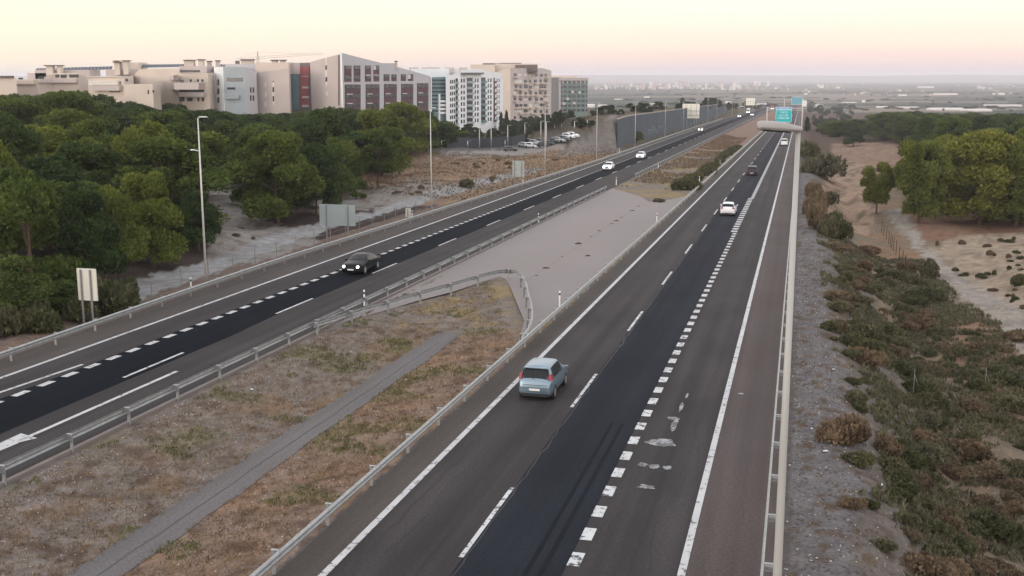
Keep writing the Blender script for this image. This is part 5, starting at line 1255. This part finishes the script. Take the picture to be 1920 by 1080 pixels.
# ------------------------------------------------------------------ parking lot
PK = [make_car('hatch', P_SILV, small=True), make_car('hatch', P_GREY, small=True), make_car('hatch', P_RED, small=True), make_car('mpv', P_WHITE, small=True)]
used = [0]*4
def park(px, py, k, rot, lb, group='cars parked in the lot'):
    u, v = hit(px, py); o = PK[k] if not used[k] else dup(PK[k]); used[k] = 1
    o.scale = (.86, .86, .86); o.location = G(u, v, .05); o.rotation_mode = 'XYZ'; o.rotation_euler = (0, 0, rot); tag(o, lb, 'car', group)
park(957, 284, 1, .08, 'dark car driving along the pale road in front of the parking lot')
for px, py, k, lb in ((984, 275, 0, 'silver car at the left end of the parking lot row'), (996, 276, 3, 'white car second in the parking lot row'), (1003, 270, 0, 'silver car behind the white one in the parking lot'), (1009, 277, 3, 'white car nearest the pale road in the parking lot'),
                      (1020, 267, 2, 'red car in the middle of the parking lot'), (992, 268, 1, 'dark car in the back row of the parking lot'), (1012, 267, 1, 'dark car next to the red one in the parking lot'), (1020, 275, 1, 'dark car right of the white one near the pale road'), (1030, 272, 1, 'dark car in front of the parking lot lamp'),
                      (1040, 268, 1, 'dark car right of the parking lot lamp'), (1048, 266, 0, 'silver car towards the right end of the parking lot'), (1056, 263, 1, 'dark car near the right end of the parking lot'), (1066, 259, 3, 'white car in the far right group of the parking lot'), (1074, 257, 3, 'white car farthest right in the parking lot')):
    park(px, py+1, k, -.6, lb)
pl0 = street_lamp(9, .8, .12, .07)
PL = [(828, 278, 263), (877, 278, 264), (899, 280, 240), (921, 278, 236), (947, 276, 263), (952, 275, 235), (984, 262, 230), (1014, 272, 227), (1024, 278, 228), (1040, 250, 224), (1053, 246, 232), (1077, 246, 227), (1101, 238, 225)]
for i, (px, b_, t_) in enumerate(PL):
    u, v = hit(px, b_); g = G(u, v); h = at(px, t_, g.y).z-g.z; o = pl0 if i == 0 else dup(pl0); o.location = g; o.rotation_euler.z = rnd.uniform(-.4, .4); o.scale = (1.3, 1.3, h/9.1)
    tag(o, 'small lamp post among the trees and cars of the parking lot', 'lamp post', 'lamp posts of the parking lot')
m = MB(); pz = [hit(x, y) for x, y in ((838, 276), (905, 277), (960, 274), (985, 268))]
for (a, b_) in zip(pz, pz[1:]): m.quad(G(*a, -.5), G(*b_, -.5), G(*b_, 2.6), G(*a, 2.6)); d = Vector((0, .3, 0)); m.quad(G(*b_, -.5)+d, G(*a, -.5)+d, G(*a, 2.6)+d, G(*b_, 2.6)+d); m.quad(G(*a, 2.6), G(*b_, 2.6), G(*b_, 2.6)+d, G(*a, 2.6)+d)
tag(m.build('lot_wall', mat('dark screen wall', (.045, .05, .06), .8)), 'low dark screen wall behind the pale road beside the parking lot', 'wall')

# ------------------------------------------------------------------ the valley: farm sheds, villages, far town, ridge
F_W = mat('far white wall', (.62, .60, .58), .9, var=.03); F_P = mat('far pink wall', (.46, .34, .31), .9, var=.05); F_G = mat('far grey wall', (.32, .32, .33), .9, var=.05)
def shed_mesh(mt, gable=.25):
    m = MB(); m.add([(-.5, -.5, 0), (.5, -.5, 0), (.5, .5, 0), (-.5, .5, 0), (-.5, -.5, 1-gable), (.5, -.5, 1-gable), (.5, .5, 1-gable), (-.5, .5, 1-gable), (-.5, 0, 1), (.5, 0, 1)], [(0, 1, 5, 4), (2, 3, 7, 6), (1, 2, 6, 9, 5), (3, 0, 4, 8, 7), (4, 5, 9, 8), (6, 7, 8, 9)])
    me = bpy.data.meshes.new('far_building'); me.from_pydata(m.v, [], m.f); me.materials.append(mt); return me
SH = [shed_mesh(F_W), shed_mesh(F_P, .12), shed_mesh(F_G), shed_mesh(F_W, .05)]
def far(px, py, wpx, hpx, k, lb, group, name='far_building', d=None):
    u, v = hit(px, py); g = G(u, v); s = g.y/2090; o = mobj(name, SH[k], None, g-Vector((0, 0, 1)), rnd.uniform(-.3, .3)); o.scale = (wpx*s, d or wpx*s*.5, hpx*s+1); tag(o, lb, 'building', group)
for i, (px, py, w, h) in enumerate(((1130, 202, 16, 6), (1143, 204, 10, 5), (1108, 200, 14, 5), (1230, 197, 22, 3), (1365, 195, 10, 5), (1430, 198, 22, 4), (1392, 202, 9, 3), (1515, 206, 10, 3), (1536, 199, 14, 3), (1592, 193, 24, 2), (1619, 192, 6, 4), (1655, 202, 22, 3), (1700, 203, 40, 3), (1772, 206, 60, 4), (1830, 208, 50, 4), (1880, 199, 60, 3), (1772, 178, 40, 3), (1738, 165, 22, 3), (1540, 165, 8, 5), (1571, 166, 8, 3), (1692, 180, 14, 3), (1160, 187, 16, 2), (1213, 184, 10, 3), (1878, 178, 10, 4), (1842, 166, 12, 3))):
    far(px, py, w, h, 0 if i % 3 else 3, 'long pale farm shed or warehouse in the hazy valley', 'pale sheds in the valley', 'farm_shed')
for i in range(175):
    px = rnd.choice((rnd.uniform(1105, 1480), rnd.uniform(1170, 1400), rnd.uniform(1500, 1915))); py = rnd.uniform(160, 169) if px < 1480 else rnd.uniform(159, 180)
    tall = px < 1450 and rnd.random() < .45
    far(px, py, rnd.uniform(2.5, 6), rnd.uniform(6, 12) if tall else rnd.uniform(1.5, 4), rnd.choice((1, 1, 3, 2, 0)) if px < 1480 else rnd.choice((0, 2, 2, 1)), 'tiny pinkish or pale block of the hazy far town' if px < 1480 else 'tiny pale building of the villages in the right part of the valley', 'blocks of the far town' if px < 1480 else 'buildings of the far villages')
for i in range(150):         # lone trees and tree belts out in the valley
    px = rnd.uniform(1105, 1915); q_ = rnd.random()**1.3; far_tree(px, 170+q_*40, 1.2+q_*5.5*rnd.uniform(.5, 1.2), rnd.uniform(5, 22)*(.6+q_*.7), 'hazy clump of trees out in the valley fields', 'tree clumps in the valley')
m = MB(); n = 90
for j, (Y, zz) in enumerate(((10500, 0), (12500, 1), (14500, .92), (15800, .2))):
    for i in range(n):
        x = -9000+18000*i/(n-1); m.v.append((x, Y+x*.05, -31+zz*(64+10*noise.noise(Vector((x*.0004, 1, 0)))+8*noise.noise(Vector((x*.0011, 4, 0)))+x*.0012)))
for j in range(3):
    for i in range(n-1): m.f.append((j*n+i, j*n+i+1, (j+1)*n+i+1, (j+1)*n+i))
tag(m.build('hills', mat('far hills', (.16, .14, .12), .95, var=.2, scale=.002), None, True), kind='structure')

# ------------------------------------------------------------------ air
m = MB(); m.box(-17500, -2500, -60, 17500, 17500, 62)
hz = m.build('haze', MATS.setdefault('haze', bpy.data.materials.new('haze'))); hm = hz.data.materials[0]; hm.use_nodes = True; t = hm.node_tree; t.nodes.clear()
o_ = t.nodes.new('ShaderNodeOutputMaterial'); pv = t.nodes.new('ShaderNodeVolumePrincipled'); t.links.new(pv.outputs[0], o_.inputs['Volume'])
pv.inputs['Color'].default_value = (.91, .90, .98, 1); pv.inputs['Density'].default_value = 1.3e-4; pv.inputs['Anisotropy'].default_value = .2
tag(hz, kind='stuff'); hz.display_type = 'WIRE'
print('pines', ntree, 'shrubs', nb, 'objects', len(COL.objects))
